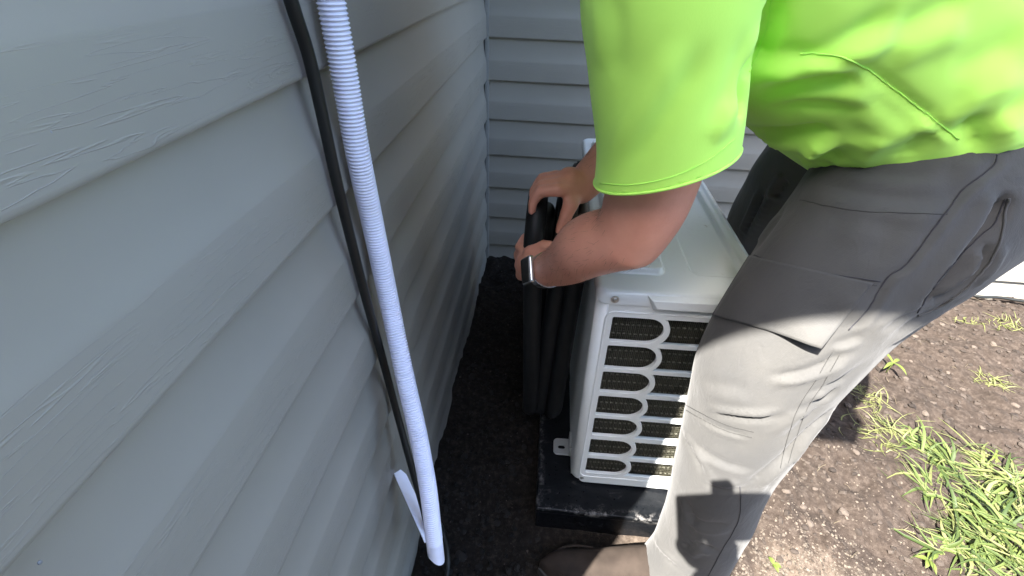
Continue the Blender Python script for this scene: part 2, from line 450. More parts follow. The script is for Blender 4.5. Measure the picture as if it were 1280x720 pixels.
M_GLASSBLACK = mat('black_glass', (0.008, 0.008, 0.01), 0.08, 0.6)
M_SUEDE = mat('brown_suede', (0.02516, 0.01924, 0.01554), 0.9, 0.15); _n = mottle(M_SUEDE, (0.02516, 0.01924, 0.01554), 0.25, 40); bump(M_SUEDE, _n.outputs[0], 0.3, 0.001)
M_SOLE = mat('dark_rubber', (0.0222, 0.01998, 0.0185), 0.7)
M_SLAB = mat('pale_concrete', (0.222, 0.2294, 0.2442), 0.8); _n = mottle(M_SLAB, (0.222, 0.2294, 0.2442), 0.15, 20); bump(M_SLAB, _n.outputs[0], 0.3, 0.002)

# ================================================================== HOUSE
WX = -0.220          # outer face of the near wall (laps' lower edges)
BY = 1.625           # outer face of the far wall
S = 0.127            # lap exposure
Z0 = 0.068
PROF = [(0.0015, 0.0), (0.0125, 0.0), (0.0135, 0.0015), (0.0135, 0.004), (0.0130, 0.030), (0.0125, 0.0580), (0.0120, 0.0610), (0.0107, 0.0660), (0.0090, 0.073), (0.0073, 0.082), (0.0058, 0.092), (0.0046, 0.103), (0.0036, 0.115), (0.0030, S + 0.006)]
def lap_mesh(name, length, n, out_axis, prof=PROF, zlo=None, zhi=None):
    """a lap: local x along the board, -y outwards, z up"""
    V = []; F = []; k = len(prof)
    for i in range(n + 1):
        x = length * i / n
        for (o_, z) in prof: V.append((x, -o_, z))
    for i in range(n):
        for j in range(k - 1):
            F.append((i * k + j, (i + 1) * k + j, (i + 1) * k + j + 1, i * k + j + 1))
    me = bpy.data.meshes.new(name); me.from_pydata(V, [], F); me.update()
    me.polygons.foreach_set('use_smooth', [True] * len(me.polygons))
    me.materials.append(M_SIDING)
    sharp = []
    # crisp break between flat face and cove
    for e in me.edges:
        a, b = e.vertices
        if a % k == b % k and a % k in (1, 3): e.use_edge_sharp = True
    return me
house = empty('house', (WX, 0, 0))
tag(house, 'grey vinyl sided house, its two walls meeting in an inside corner', 'house')
INV = house.matrix_world.inverted
def hpart(o, parent=None):
    o.parent = parent or house
    return o
# near wall: faces +X, runs along +Y
gable = MB().box((-0.12, 0.012, -0.1), (-0.0145, BY + 0.05, 2.30)).build('gable_wall', M_TRIM, house)
lenL = BY - 0.016
meL = lap_mesh('siding_plank', lenL, 24, 1)
PROFL = [(o_, max(z, 0.0)) for o_, z in PROF]
for k in range(-1, 18):
    o = bpy.data.objects.new('siding_plank', meL); col.objects.link(o); o.parent = gable
    o.location = (-0.0135 + rng.normal(0, 0.0002), 0.012, Z0 + k * S); o.rotation_euler = (0, 0, rad(90))
# far wall: faces -Y, runs along +X
LB = 3.2
rear = MB().box((-0.10, BY + 0.0145, -0.1), (LB, BY + 0.12, 2.30)).build('rear_wall', M_TRIM, house)
meB = lap_mesh('siding_plank', LB - 0.014, 30, -1)
for k in range(-1, 18):
    o = bpy.data.objects.new('siding_plank', meB); col.objects.link(o); o.parent = rear
    o.location = (0.006, BY + 0.0135, Z0 + k * S)
# inside corner post, outside corner post, starter strip
c = MB().box((-0.006, BY - 0.0085, -0.08), (0.0045, BY + 0.014, 2.3)).build('corner_trim', M_TRIM, house, bevel=0.0012)
MB().box((0.0045, BY - 0.004, -0.08), (0.0065, BY + 0.012, 2.3)).build('corner_trim', M_TRIM, house)
MB().box((-0.12, -0.036, -0.1), (0.004, 0.0115, 2.3)).build('corner_post', M_TRIM, house, bevel=0.003)
# return wall round the outside corner and roof with its eave over it
ret = MB().box((-3.2, -0.004, -0.1), (-0.1205, 0.12, 2.30)).build('return_wall', M_SIDING, house)
E_Y, E_Z, E_X = -0.42, 2.24, 0.10
def roof():
    m = MB()
    sl = 0.12
    y1 = BY + 1.5
    V = []
    for (yy) in (E_Y, y1):
        for xx in (-3.3, E_X):
            z = E_Z + (yy - E_Y) * sl
            V += [(xx, yy, z), (xx, yy, z + 0.12)]
    m.add(V, [(0, 2, 3, 1), (4, 5, 7, 6), (0, 4, 6, 2), (1, 3, 7, 5), (0, 1, 5, 4), (2, 6, 7, 3)])
    return m.build('roof', M_ROOF, house)
rf = roof()
MB().box((-3.3, E_Y - 0.02, E_Z - 0.01), (E_X, E_Y - 0.001, E_Z + 0.13)).build('fascia', M_TRIM, rf)
# unseen wall added behind the camera to cut the skylight
MB().box((-3.2, -2.9, -0.1), (5.0, -2.6, 3.4)).build('sky_blocker_wall', M_SIDING, house)
MB().box((-0.10, BY - 1.15, 1.93), (0.55, BY + 0.6, 2.05)).build('shade_slab', M_TRIM, rf)  # added low slab, out of view, to darken the inside corner
# pale flecks stuck on the near wall
for px, py in ((155, 523), (45, 580), (50, 703), (63, 165)):
    p = at(px, py, x=WX - 0.001)
    r = 0.0011 if px != 155 else 0.0018
    f = MB().ball((p[0] - WX, p[1], p[2]), (0.0006, r, r * 1.2), 8, 6).build('fleck', M_SLAB, gable, True)

# ================================================================== GROUND
def axis(lo, hi, step, far_lo, far_hi):
    a = list(np.arange(lo, hi, step)); x = hi; d = step
    while x < far_hi: a.append(x); d *= 1.35; x += d
    b = []; x = lo - step; d = step
    while x > far_lo: b.append(x); d *= 1.35; x -= d
    return np.array(b[::-1] + a)
gx = axis(-0.28, 2.3, 0.0085, -80, 80); gy = axis(0.25, 1.95, 0.0085, -80, 80)
GX, GY = np.meshgrid(gx, gy)
def vn2(x, y, s, seed):
    """fast value noise"""
    r = np.random.default_rng(seed); T = r.random((256, 256))
    X = x * s; Y = y * s
    i = np.floor(X).astype(int); j = np.floor(Y).astype(int); u = X - i; v = Y - j
    u = u * u * (3 - 2 * u); v = v * v * (3 - 2 * v)
    t = lambda a, b: T[a % 256, b % 256]
    return (t(i, j) * (1 - u) + t(i + 1, j) * u) * (1 - v) + (t(i, j + 1) * (1 - u) + t(i + 1, j + 1) * u) * v - 0.5
def ground_h(x, y):
    near = np.exp(-np.maximum(0, np.hypot(x - 0.6, y - 0.9) - 2.5))
    h = 0.030 * vn2(x, y, 4, 1) + 0.026 * vn2(x, y, 11, 2) + 0.016 * vn2(x, y, 27, 3) + 0.008 * vn2(x, y, 60, 4)
    cl = vn2(x, y, 34, 9); h = h + 0.012 * np.clip(cl - 0.12, 0, 1) * 2
    return h * near - 0.006
def smooth01(a, lo, hi):
    t = np.clip((a - lo) / (hi - lo), 0, 1); return t * t * (3 - 2 * t)
GZ = ground_h(GX, GY)
# trodden flat under pad and feet
flat = (1 - smooth01(np.maximum(np.abs(GX - 0.26) - 0.22, np.abs(GY - 0.95) - 0.42), 0, 0.05))
GZ = GZ * (1 - 0.8 * flat)
ny, nx = GX.shape
Vg = np.stack([GX, GY, GZ], 2).reshape(-1, 3)
I = np.arange(ny * nx).reshape(ny, nx)
Fg = np.stack([I[:-1, :-1], I[:-1, 1:], I[1:, 1:], I[1:, :-1]], 2).reshape(-1, 4)
mg = bpy.data.meshes.new('ground'); mg.from_pydata(Vg.tolist(), [], Fg.tolist()); mg.update()
mg.polygons.foreach_set('use_smooth', [True] * len(mg.polygons))
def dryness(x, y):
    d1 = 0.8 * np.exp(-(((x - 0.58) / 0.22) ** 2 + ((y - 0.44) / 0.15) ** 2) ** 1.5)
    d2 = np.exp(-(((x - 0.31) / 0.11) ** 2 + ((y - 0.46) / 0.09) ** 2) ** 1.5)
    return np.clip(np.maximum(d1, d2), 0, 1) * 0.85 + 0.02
def damp_shade_mask(x, y):
    w = 1 - smooth01(x + 0.05 * vn2(x, y, 9, 21), 0.19, 0.26)  # edge follows the shade line, so shade is painted in with the damp
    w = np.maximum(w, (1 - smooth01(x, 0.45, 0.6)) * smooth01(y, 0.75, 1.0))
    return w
for nm, fn in (('dry', dryness), ('damp_shade', damp_shade_mask)):
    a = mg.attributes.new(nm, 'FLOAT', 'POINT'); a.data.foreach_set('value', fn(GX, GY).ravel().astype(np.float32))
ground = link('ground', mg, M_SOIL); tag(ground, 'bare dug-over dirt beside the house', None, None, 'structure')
def gz(x, y):
    return float(ground_h(np.array([x]), np.array([y]))[0])

# clods, grit (uncountable) ------------------------------------------------
ICO = bmesh.new(); bmesh.ops.create_icosphere(ICO, subdivisions=1, radius=1.0)
ICO_V = np.array([v.co[:] for v in ICO.verts]); ICO_F = [tuple(v.index for v in f.verts) for f in ICO.faces]; ICO.free()
def scatter(name, n, box, size, material, flatten=0.6, keep=None, kind='stuff', power=2.2):
    V = []; F = []; c = 0; tries = 0
    while c < n and tries < n * 6:
        tries += 1
        x = rng.uniform(box[0], box[1]); y = rng.uniform(box[2], box[3])
        if keep is not None and not keep(x, y): continue
        s = size[0] + (size[1] - size[0]) * rng.random() ** power
        q = ICO_V * (1 + 0.28 * rng.standard_normal((len(ICO_V), 1))) * s * np.array([1, rng.uniform(0.6, 1.0), flatten])
        a = rng.uniform(0, 6.28); ca, sa = math.cos(a), math.sin(a)
        q = np.stack([q[:, 0] * ca - q[:, 1] * sa, q[:, 0] * sa + q[:, 1] * ca, q[:, 2]], 1) + np.array([x, y, gz(x, y) + s * flatten * 0.35])
        b = len(V); V += q.tolist(); F += [tuple(i + b for i in f) for f in ICO_F]; c += 1
    me = bpy.data.meshes.new(name); me.from_pydata(V, [], F); me.update()
    o = link(name, me, material); o['kind'] = kind; return o
def off_pad(x, y): return not (0.02 < x < 0.42 and 0.50 < y < 1.42) and x > WX + 0.005
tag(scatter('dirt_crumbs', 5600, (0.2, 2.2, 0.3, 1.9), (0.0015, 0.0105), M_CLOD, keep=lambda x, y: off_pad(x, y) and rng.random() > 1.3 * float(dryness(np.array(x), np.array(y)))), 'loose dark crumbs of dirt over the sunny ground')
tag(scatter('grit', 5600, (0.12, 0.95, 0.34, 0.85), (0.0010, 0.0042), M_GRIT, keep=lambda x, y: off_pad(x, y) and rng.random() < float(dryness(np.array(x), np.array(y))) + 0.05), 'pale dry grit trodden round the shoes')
tag(scatter('dark_crumbs', 2200, (-0.22, 0.2, 0.3, 1.62), (0.0015, 0.009), M_DARKGRIT, keep=off_pad), 'damp soil crumbs coloured near black for the shade in the strip along the house wall')
tag(scatter('pale_specks', 260, (-0.21, 0.2, 0.3, 1.6), (0.001, 0.0034), M_PEBBLE, keep=off_pad, power=3), 'tiny pale specks of grit on the dark soil strip')
# dry straw lying about
def straw():
    m = MB()
    for _ in range(300):
        x = rng.uniform(0.55, 2.1); y = rng.uniform(0.4, 1.75); l = rng.uniform(0.006, 0.045); a = rng.uniform(0, 6.28); z = gz(x, y) + 0.004
        b = rng.normal(0, 0.25)
        p = [np.array([x, y, z]), np.array([x + l / 2 * math.cos(a), y + l / 2 * math.sin(a), z + 0.003]), np.array([x + l / 2 * (math.cos(a) + math.cos(a + b)), y + l / 2 * (math.sin(a) + math.sin(a + b)), z])]
        m.tube(p, rng.uniform(0.0003, 0.0009), 4)
    o = m.build('straw_bits', M_STRAW); tag(o, 'dry straw scraps scattered on the sunny dirt', kind='stuff')
straw()
# single pebbles ------------------------------------------------------------
peb_px = [(1135, 470), (1142, 447), (1105, 487), (1128, 408), (1216, 436), (1240, 432), (1195, 404), (1180, 402), (1060, 508), (1098, 545), (1158, 515), (1233, 530),
          (980, 618), (1005, 632), (1018, 612), (1066, 570), (1012, 655), (1250, 452), (1165, 430), (1085, 520), (1035, 600), (990, 700), (1055, 640), (1190, 460), (1270, 505), (1210, 480), (1148, 415)]
pm = []
for k in range(4):
    q = ICO_V.copy(); b = bmesh.new(); bmesh.ops.create_icosphere(b, subdivisions=2, radius=1.0)
    for v in b.verts:
        n_ = noise.noise((v.co.x * 1.1 + 7 * k, v.co.y * 1.1, v.co.z * 1.1)); v.co *= 1 + 0.38 * n_; v.co.z *= 0.55
    me = bpy.data.meshes.new('pebble'); b.to_mesh(me); b.free(); me.materials.append(M_PEBBLE)
    pm.append(me)
for i, (px, py) in enumerate(peb_px):
    p = at(px, py, z=0.0); s = rng.uniform(0.006, 0.012)
    o = bpy.data.objects.new('pebble', pm[i % 4]); col.objects.link(o)
    o.location = (p[0], p[1], gz(p[0], p[1]) + s * 0.25); o.scale = (s, s * rng.uniform(0.6, 0.9), s); o.rotation_euler = (0, 0, rng.uniform(0, 6.28))
    tag(o, 'small pale pebble lying on the sunny dirt', 'pebble', 'pale pebbles scattered on the dirt')
dk_px = [(581, 665 - 95), (575, 690), (622, 648), (590, 475), (640, 585), (560, 712), (655, 560)]
for i, (px, py) in enumerate(dk_px):
    p = at(px, py, z=0.0); s = rng.uniform(0.008, 0.014)
    o = bpy.data.objects.new('soil_clod', pm[(i + 1) % 4].copy()); o.data.materials[0] = M_DARKGRIT; col.objects.link(o)
    o.location = (p[0], p[1], gz(p[0], p[1]) + s * 0.25); o.scale = (s, s * 0.8, s); o.rotation_euler = (0, 0, rng.uniform(0, 6.28))
    tag(o, 'lump of damp soil, darkened for shade, in the strip by the wall', 'clod', 'dark soil clods in the shade')

# grass ---------------------------------------------------------------------
def blade(m, x, y, l, w, a, lift, droop, seg=5, twist=0.0):
    z0 = gz(x, y) - 0.004
    dx, dy = math.cos(a), math.sin(a)
    P = []
    for i in range(seg + 1):
        t = i / seg
        r = l * (t * math.cos(lift) + 0.15 * t * t * droop)
        h = l * (t * math.sin(lift) - droop * t * t * 0.75)
        aa = twist * t
        P.append(np.array([x + r * math.cos(a + aa), y + r * math.sin(a + aa), max(z0 + h, gz(x + r * dx, y + r * dy) + 0.002)]))
    V = []; F = []
    for i, p in enumerate(P):
        t = i / seg; ww = w * (0.65 + 0.35 * min(1, t * 3)) * (1 - t ** 2.2) + 0.0003
        s = np.array([-math.sin(a), math.cos(a), 0])
        V += [p - s * ww, p + np.array([0, 0, -ww * 0.5]), p + s * ww]
    for i in range(seg):
        for j in (0, 1): F.append((i * 3 + j, i * 3 + j + 1, i * 3 + j + 4, i * 3 + j + 3))
    m.add(V, F)
def grass():
    m = MB(); pale = MB()
    # tufts: centre px, spread, count, mean direction, length
    tufts = [((1235, 650), (0.10, 0.09), 420, 0.13), ((1265, 610), (0.08, 0.06), 240, 0.14), ((1180, 575), (0.05, 0.04), 100, 0.12), ((1145, 540), (0.035, 0.03), 60, 0.11),
             ((1275, 700), (0.10, 0.07), 260, 0.13), ((1180, 620), (0.05, 0.04), 50, 0.10), ((1205, 690), (0.06, 0.04), 80, 0.09)]
    for (px, sp, n, ln) in tufts:
        c = at(*px, z=0.0)
        # blades leave in bunches from shared roots
        for _ in range(int(n // 11)):
            rx = c[0] + rng.normal(0, sp[0] * 0.6); ry = c[1] + rng.normal(0, sp[1] * 0.6)
            a0 = rng.uniform(0, 6.28)
            for k in range(6):
                tgt = pale if rng.random() < 0.30 else m
                blade(tgt, rx + rng.normal(0, 0.006), ry + rng.normal(0, 0.006), ln * rng.uniform(0.5, 1.25), rng.uniform(0.0018, 0.0052), a0 + rng.normal(0, 0.6),
                      rng.uniform(0.1, 0.8), rng.uniform(0.4, 1.0), 6, rng.normal(0, 0.8))
    for (px, n, ln) in [((1090, 500), 26, 0.07), ((1075, 483), 16, 0.06), ((1105, 555), 22, 0.06), ((1245, 475), 40, 0.05), ((1238, 568), 18, 0.06), ((1255, 405), 40, 0.06), ((1215, 400), 18, 0.05), ((1120, 540), 24, 0.10), ((1065, 535), 10, 0.07)]:
        c = at(*px, z=0.0)
        for _ in range(n):
            blade(pale, c[0] + rng.normal(0, 0.02), c[1] + rng.normal(0, 0.015), ln * rng.uniform(0.5, 1.2), rng.uniform(0.0010, 0.0022), rng.uniform(0, 6.28), rng.uniform(0.1, 0.9), rng.uniform(0.2, 0.8), 5, rng.normal(0, 0.8))
    o = m.build('grass', M_GRASS, None, True); tag(o, 'long green grass blades flattened over the dirt', kind='stuff')
    o = pale.build('pale_grass', M_PALEGRASS, None, True); tag(o, 'yellowed grass blades mixed among the green', kind='stuff')
grass()
def weed(px, label, n, ln, wd, stem=0.03):
    p = at(*px, z=0.0); z = gz(p[0], p[1])
    root = empty('weed_plant', (p[0], p[1], z)); tag(root, label, 'weed', 'weeds sprouting from the dirt')
    m = MB(); m.tube([(0, 0, -0.005), (0.003, 0.002, stem * 0.5), (0.004, 0, stem)], [0.0016, 0.0013, 0.001], 6); m.build('stem', M_WEED, root, True)
    for k in range(n):
        a = 6.28 * k / n + rng.normal(0, 0.4); l = ln * rng.uniform(0.7, 1.2)
        V = []; F = []
        for i in range(7):
            t = i / 6; w = wd * math.sin(math.pi * (0.08 + 0.92 * t)) ** 0.8 * (1 - 0.3 * t)
            c = np.array([math.cos(a) * l * t, math.sin(a) * l * t, stem * 0.9 + l * (0.55 * t - 0.6 * t * t)]); s = np.array([-math.sin(a), math.cos(a), 0]) * w
            V += [c - s + [0, 0, w * 0.3], c, c + s + [0, 0, w * 0.3]]
        for i in range(6):
            for j in (0, 1): F.append((i * 3 + j, i * 3 + j + 1, i * 3 + j + 4, i * 3 + j + 3))
        MB().add(V, F).build('leaf', M_WEED, root, True)
weed((1110, 462), 'pale yellow-green weed with upright leaves behind the bent man\'s knee', 4, 0.055, 0.006, 0.05)
weed((968, 704), 'tiny bright yellow-green seedling on the dry sandy dirt', 3, 0.016, 0.006, 0.008)
weed((1240, 572), 'small spindly sprout alone on bare dirt beyond the grass', 5, 0.03, 0.003, 0.025)
weed((1160, 700), 'broad-leaved weed at the lower edge of the grass clump', 5, 0.032, 0.006, 0.015)

# thin black cable at far right ------------------------------------
pts = [at(px, py, z=0.012) for px, py in ((1205, 366), (1225, 371), (1250, 372), (1290, 378), (1400, 390))]
co = MB().tube(catmull(pts, 6), 0.006, 8).build('ground_cable', M_CABLE, None, True); tag(co, 'thin dark cable lying on the dirt at the foot of the sunlit wall', 'cable')

# ================================================================== PAD
pad = empty('equipment_pad', (0.25, 0.95, 0)); tag(pad, 'scuffed black plastic pad under the outdoor heat pump unit', 'equipment pad')
pb = MB().box((-0.213, -0.428, -0.02), (0.20, 0.46, 0.072)).build('pad_body', M_PAD, pad, bevel=0.007, bseg=3)
MB().box((-0.215, -0.430, 0.060), (0.202, 0.462, 0.078)).build('pad_rim', M_PAD, pad, bevel=0.005, bseg=3)

# ================================================================== OUTDOOR UNIT
UX0, UX1, UY0, UY1, UZ0, UZ1 = 0.0, 0.272, 0.0, 0.738, 0.0, 0.548     # local to the unit
unit = empty('heat_pump_unit', (0.111, 0.589, 0.078), (0, rad(-1.3), 0))
tag(unit, 'white outdoor heat pump unit with slotted end panel and embossed lid', 'heat pump')
def rrect(x0, z0, x1, z1, r, n=6, corners=(1, 1, 1, 1)):
    P = []
    for (cx, cz, a0, on) in ((x1, z0, -90, corners[0]), (x1, z1, 0, corners[1]), (x0, z1, 90, corners[2]), (x0, z0, 180, corners[3])):
        rr = r if on else 0.004
        ox = cx - rr if cx == x1 else cx + rr; oz = cz - rr if cz == z0 + 1e9 else (cz + rr if cz == z0 else cz - rr)
        for i in range(n + 1):
            a = rad(a0 + 90 * i / n); P.append((ox + rr * math.cos(a), oz + rr * math.sin(a)))
    return P
def panel_with_holes(name, outer, holes, depth, mat_, parent, bev=0.0009):
    cu = bpy.data.curves.new(name, 'CURVE'); cu.dimensions = '2D'; cu.fill_mode = 'BOTH'
    for poly in [outer] + holes:
        s = cu.splines.new('POLY'); s.points.add(len(poly) - 1)
        for q, p in zip(s.points, poly): q.co = (p[0], p[1], 0, 1)
        s.use_cyclic_u = True
    cu.extrude = depth / 2; cu.bevel_depth = bev; cu.bevel_resolution = 2
    o = bpy.data.objects.new('tmp', cu); col.objects.link(o)
    me = bpy.data.meshes.new_from_object(o.evaluated_get(bpy.context.evaluated_depsgraph_get())); bpy.data.objects.remove(o)
    V = get_v(me); set_v(me, np.stack([V[:, 0], V[:, 2], V[:, 1]], 1))
    bm = bmesh.new(); bm.from_mesh(me); bmesh.ops.remove_doubles(bm, verts=bm.verts, dist=1e-5); bmesh.ops.recalc_face_normals(bm, faces=bm.faces); bm.to_mesh(me); bm.free()
    me.materials.clear()
    return link(name, me, mat_, parent, False)
rowz = [(0.521, 0.572), (0.456, 0.508), (0.392, 0.443), (0.324, 0.377), (0.259, 0.311), (0.190, 0.242), (0.123, 0.175)]
holes = []; 
for (a, b) in rowz:
    a -= 0.0805; b -= 0.0755
    holes.append(rrect(0.0275, a, 0.1165, b, (b - a) / 2 - 0.0005, 9, (1, 1, 0, 0)))
    # second column: concave left end, square right end
    R = 0.0365; zc = (a + b) / 2; hh = (b - a) / 2
    x0 = 0.1315; P = [(0.242, a), (0.242, b)]
    cxc = 0.1165 - hh
    t0 = math.asin(hh / R)
    for i in range(11):
        t = t0 - 2 * t0 * i / 10
        P.append((cxc + R * math.cos(t), zc + R * math.sin(t)))
    holes.append(P)
PTOP = 0.522
outer = rrect(0.018, 0.006, 0.254, PTOP, 0.014, 6, (1, 0, 0, 1))
end = panel_with_holes('end_panel', outer, holes, 0.006, M_WHITE, unit)
end.location = (0, 0.0045, 0)
def corner(cx_, sgn):
    m = MB(); V = []; F = []; n = 8
    for zi, z in enumerate((0.012, 0.020, 0.25, 0.5225)):
        rr_ = 0.0185 if zi else 0.0145
        for i in range(n + 1):
            a_ = rad(90 * i / n)
            V.append((cx_ - sgn * rr_ * math.sin(a_), 0.020 - rr_ * math.cos(a_), z))
    for j in range(3):
        for i in range(n): F.append((j * (n + 1) + i, j * (n + 1) + i + 1, (j + 1) * (n + 1) + i + 1, (j + 1) * (n + 1) + i))
    o = m.add(V, F).build('cabinet_corner', M_WHITE, unit, True); q = o.modifiers.new('sheet', 'SOLIDIFY'); q.thickness = 0.001; q.offset = -1
corner(0.0187, 1); corner(0.2533, -1)
MB().box((0.012, 0.0065, 0.516), (0.260, 0.013, 0.532)).build('lid_gap_shade', M_BLACKPL, unit)  # black strip that paints the shaded gap under the lid
# raised border round the slots
def ring_strip(pts, r, name, mat_, parent, loc=(0, 0, 0)):
    P = [np.array([p[0], 0, p[1]]) for p in pts]; P.append(P[0]); P.append(P[1])
    o = MB().tube(P, r, 8, False, up=(0, 1, 0)).build(name, mat_, parent, True); o.location = loc; return o
ring_strip(rrect(0.017, 0.030, 0.252, 0.507, 0.016), 0.0022, 'slot_border', M_WHITE, unit, (0, 0.0012, 0))
# side sheets and base
MB().box((0.0005, 0.0195, 0.004), (0.0030, 0.30, 0.524)).build('side_sheet', M_WHITE, unit, bevel=0.001)
fp = MB().box((0.2685, 0.0195, 0.004), (0.272, 0.735, 0.526)).build('front_panel', M_WHITE, unit, bevel=0.001)
g = MB()
for r in np.linspace(0.03, 0.20, 9): g.tube([(0.276, 0.33 + r * math.cos(t), 0.25 + r * math.sin(t)) for t in np.linspace(0, 6.2832, 41)], 0.0018, 6, False)
for t in np.linspace(0, math.pi, 7)[:-1]: g.tube([(0.278, 0.33 - 0.2 * math.cos(t), 0.25 - 0.2 * math.sin(t)), (0.278, 0.33 + 0.2 * math.cos(t), 0.25 + 0.2 * math.sin(t))], 0.0018, 6)
g.build('fan_grille', M_BLACKPL, unit, True)
MB().box((0.002, 0.30, 0.004), (0.006, 0.734, 0.526)).build('valve_cover', M_WHITE, unit, bevel=0.001)
MB().box((0.016, 0.014, 0.0), (0.258, 0.724, 0.006)).build('base_pan', M_WHITE, unit)
# rear coil with wire mesh, seen through the slots
coil = MB().box((0.012, 0.026, 0.008), (0.262, 0.052, 0.520)).build('coil', M_COIL, unit)
tabs = MB()
for k in range(24):
    z = 0.03 + k * 0.0205
    for i in range(26):
        x = 0.016 + i * 0.0096 + (0.003 if k % 2 else 0)
        tabs.box((x, 0.0225, z), (x + 0.0052, 0.0255, z + 0.0016))
t_ = tabs.build('coil_tabs', M_COILTAB, unit); t_['kind'] = 'stuff'
wires = MB()
for i in range(44):
    x = 0.012 + i * 0.0058
    wires.tube([(x, 0.016, 0.01), (x + 0.012, 0.016, 0.49)], 0.00045, 4, False)
for k in range(78):
    z = 0.012 + k * 0.0062
    wires.tube([(0.01, 0.0165, z), (0.262, 0.0165, z + 0.010)], 0.00045, 4, False)
w_ = wires.build('guard_mesh', M_MESHWIRE, unit); w_['kind'] = 'stuff'
# lid: embossed height field plus skirt
def lid():
    nx_, ny_ = 170, 400
    X = np.linspace(-0.003, 0.275, nx_); Y = np.linspace(-0.004, 0.742, ny_)
    XX, YY = np.meshgrid(X, Y)
    def sd_rrect(x, y, x0, y0, x1, y1, r):
        cx_, cy_ = (x0 + x1) / 2, (y0 + y1) / 2
        qx = np.abs(x - cx_) - ((x1 - x0) / 2 - r); qy = np.abs(y - cy_) - ((y1 - y0) / 2 - r)
        return np.hypot(np.maximum(qx, 0), np.maximum(qy, 0)) + np.minimum(np.maximum(qx, qy), 0) - r
    Z = np.full_like(XX, 0.549)
    for (x0, y0, x1, y1) in ((0.020, 0.050, 0.112, 0.700), (0.155, 0.058, 0.247, 0.700)):
        d = sd_rrect(XX, YY, x0, y0, x1, y1, 0.018)
        Z += 0.011 * (1 - smooth01(d, -0.006, 0.0005)) if x0 < 0.1 else -0.010 * (1 - smooth01(d, -0.006, 0.0005))
    # lowered rim and rounded edge
    e = np.minimum(np.minimum(XX - X[0], X[-1] - XX), np.minimum(YY - Y[0], Y[-1] - YY))
    Z -= 0.010 * (1 - np.sqrt(np.clip(1 - (1 - np.clip(e / 0.010, 0, 1)) ** 2, 0, 1)))
    Z += 0.003 * np.exp(-((XX - 0.262) / 0.0045) ** 2)
    rc = 0.022
    for cx_, sx_ in ((X[0] + rc, -1), (X[-1] - rc, 1)):
        for cy_, sy_ in ((Y[0] + rc, -1), (Y[-1] - rc, 1)):
            dx_, dy_ = (XX - cx_) * sx_, (YY - cy_) * sy_
            k_ = (dx_ > 0) & (dy_ > 0)
            f_ = np.where(k_, np.maximum(dx_, dy_) / np.maximum(np.hypot(dx_, dy_), 1e-9), 1.0)
            XX = np.where(k_, cx_ + sx_ * dx_ * f_, XX); YY = np.where(k_, cy_ + sy_ * dy_ * f_, YY)
    V = np.stack([XX, YY, Z], 2).reshape(-1, 3).tolist(); I_ = np.arange(nx_ * ny_).reshape(ny_, nx_)
    F = np.stack([I_[:-1, :-1], I_[:-1, 1:], I_[1:, 1:], I_[1:, :-1]], 2).reshape(-1, 4).tolist()
    ringi = list(I_[0, :]) + list(I_[1:, -1]) + list(I_[-1, -2::-1]) + list(I_[-2:0:-1, 0])
    b = len(V)
    for i in ringi: p = V[i]; V.append((p[0], p[1], 0.5255))
    n = len(ringi)
    for k in range(n): F.append((ringi[k], b + k, b + (k + 1) % n, ringi[(k + 1) % n]))
    me = bpy.data.meshes.new('lid'); me.from_pydata([tuple(map(float, v)) for v in V], [], [tuple(int(i) for i in f) for f in F]); me.update()
    me.polygons.foreach_set('use_smooth', [True] * len(me.polygons))
    o = link('lid', me, M_LID, unit)
    return o
lid_o = lid()
# trapezoid hand hold on the skirt, just under the lid
hh = MB(); hh.add([(0.074, -0.0035, 0.5475), (0.250, -0.0035, 0.5475), (0.236, -0.0035, 0.519), (0.088, -0.0035, 0.519), (0.081, -0.014, 0.544), (0.243, -0.014, 0.544), (0.233, -0.014, 0.5275), (0.092, -0.014, 0.5275)],
               [(4, 5, 6, 7), (0, 4, 7, 3), (1, 2, 6, 5), (0, 1, 5, 4), (3, 7, 6, 2)])
hh.build('hand_hold', M_LID, unit, bevel=0.0015)
def screw(x, z, r=0.0045, y=0.0):
    m = MB(); m.ball((x, y, z), (r, r * 0.55, r), 14, 8); o = m.build('screw', M_SCREW, unit, True)
    m = MB(); m.tube([(x, y + 0.001, z), (x, y - 0.0008, z)], r * 1.45, 16); m.build('screw_washer', M_SCREW, unit)
screw(0.0255, 0.5365, 0.0045, -0.0058); screw(0.024, 0.022, 0.003, 0.0005)
# mounting foot with its slot
ft = panel_with_holes('mounting_foot', [(x * 1.0, y * 1.0) for x, y in rrect(-0.040, 0.075, 0.004, 0.118, 0.010)], [rrect(-0.031, 0.089, -0.012, 0.101, 0.0055)], 0.003, M_GALV, unit, 0.0008)
V = get_v(ft.data); set_v(ft.data, np.stack([V[:, 0], V[:, 2], V[:, 1]], 1))
bm = bmesh.new(); bm.from_mesh(ft.data); bmesh.ops.recalc_face_normals(bm, faces=bm.faces); bm.to_mesh(ft.data); bm.free()
ft.location = (0, -0.010, 0.008)
MB().box((-0.004, 0.062, 0.0075), (0.003, 0.110, 0.040)).build('foot_web', M_GALV, unit, bevel=0.001)

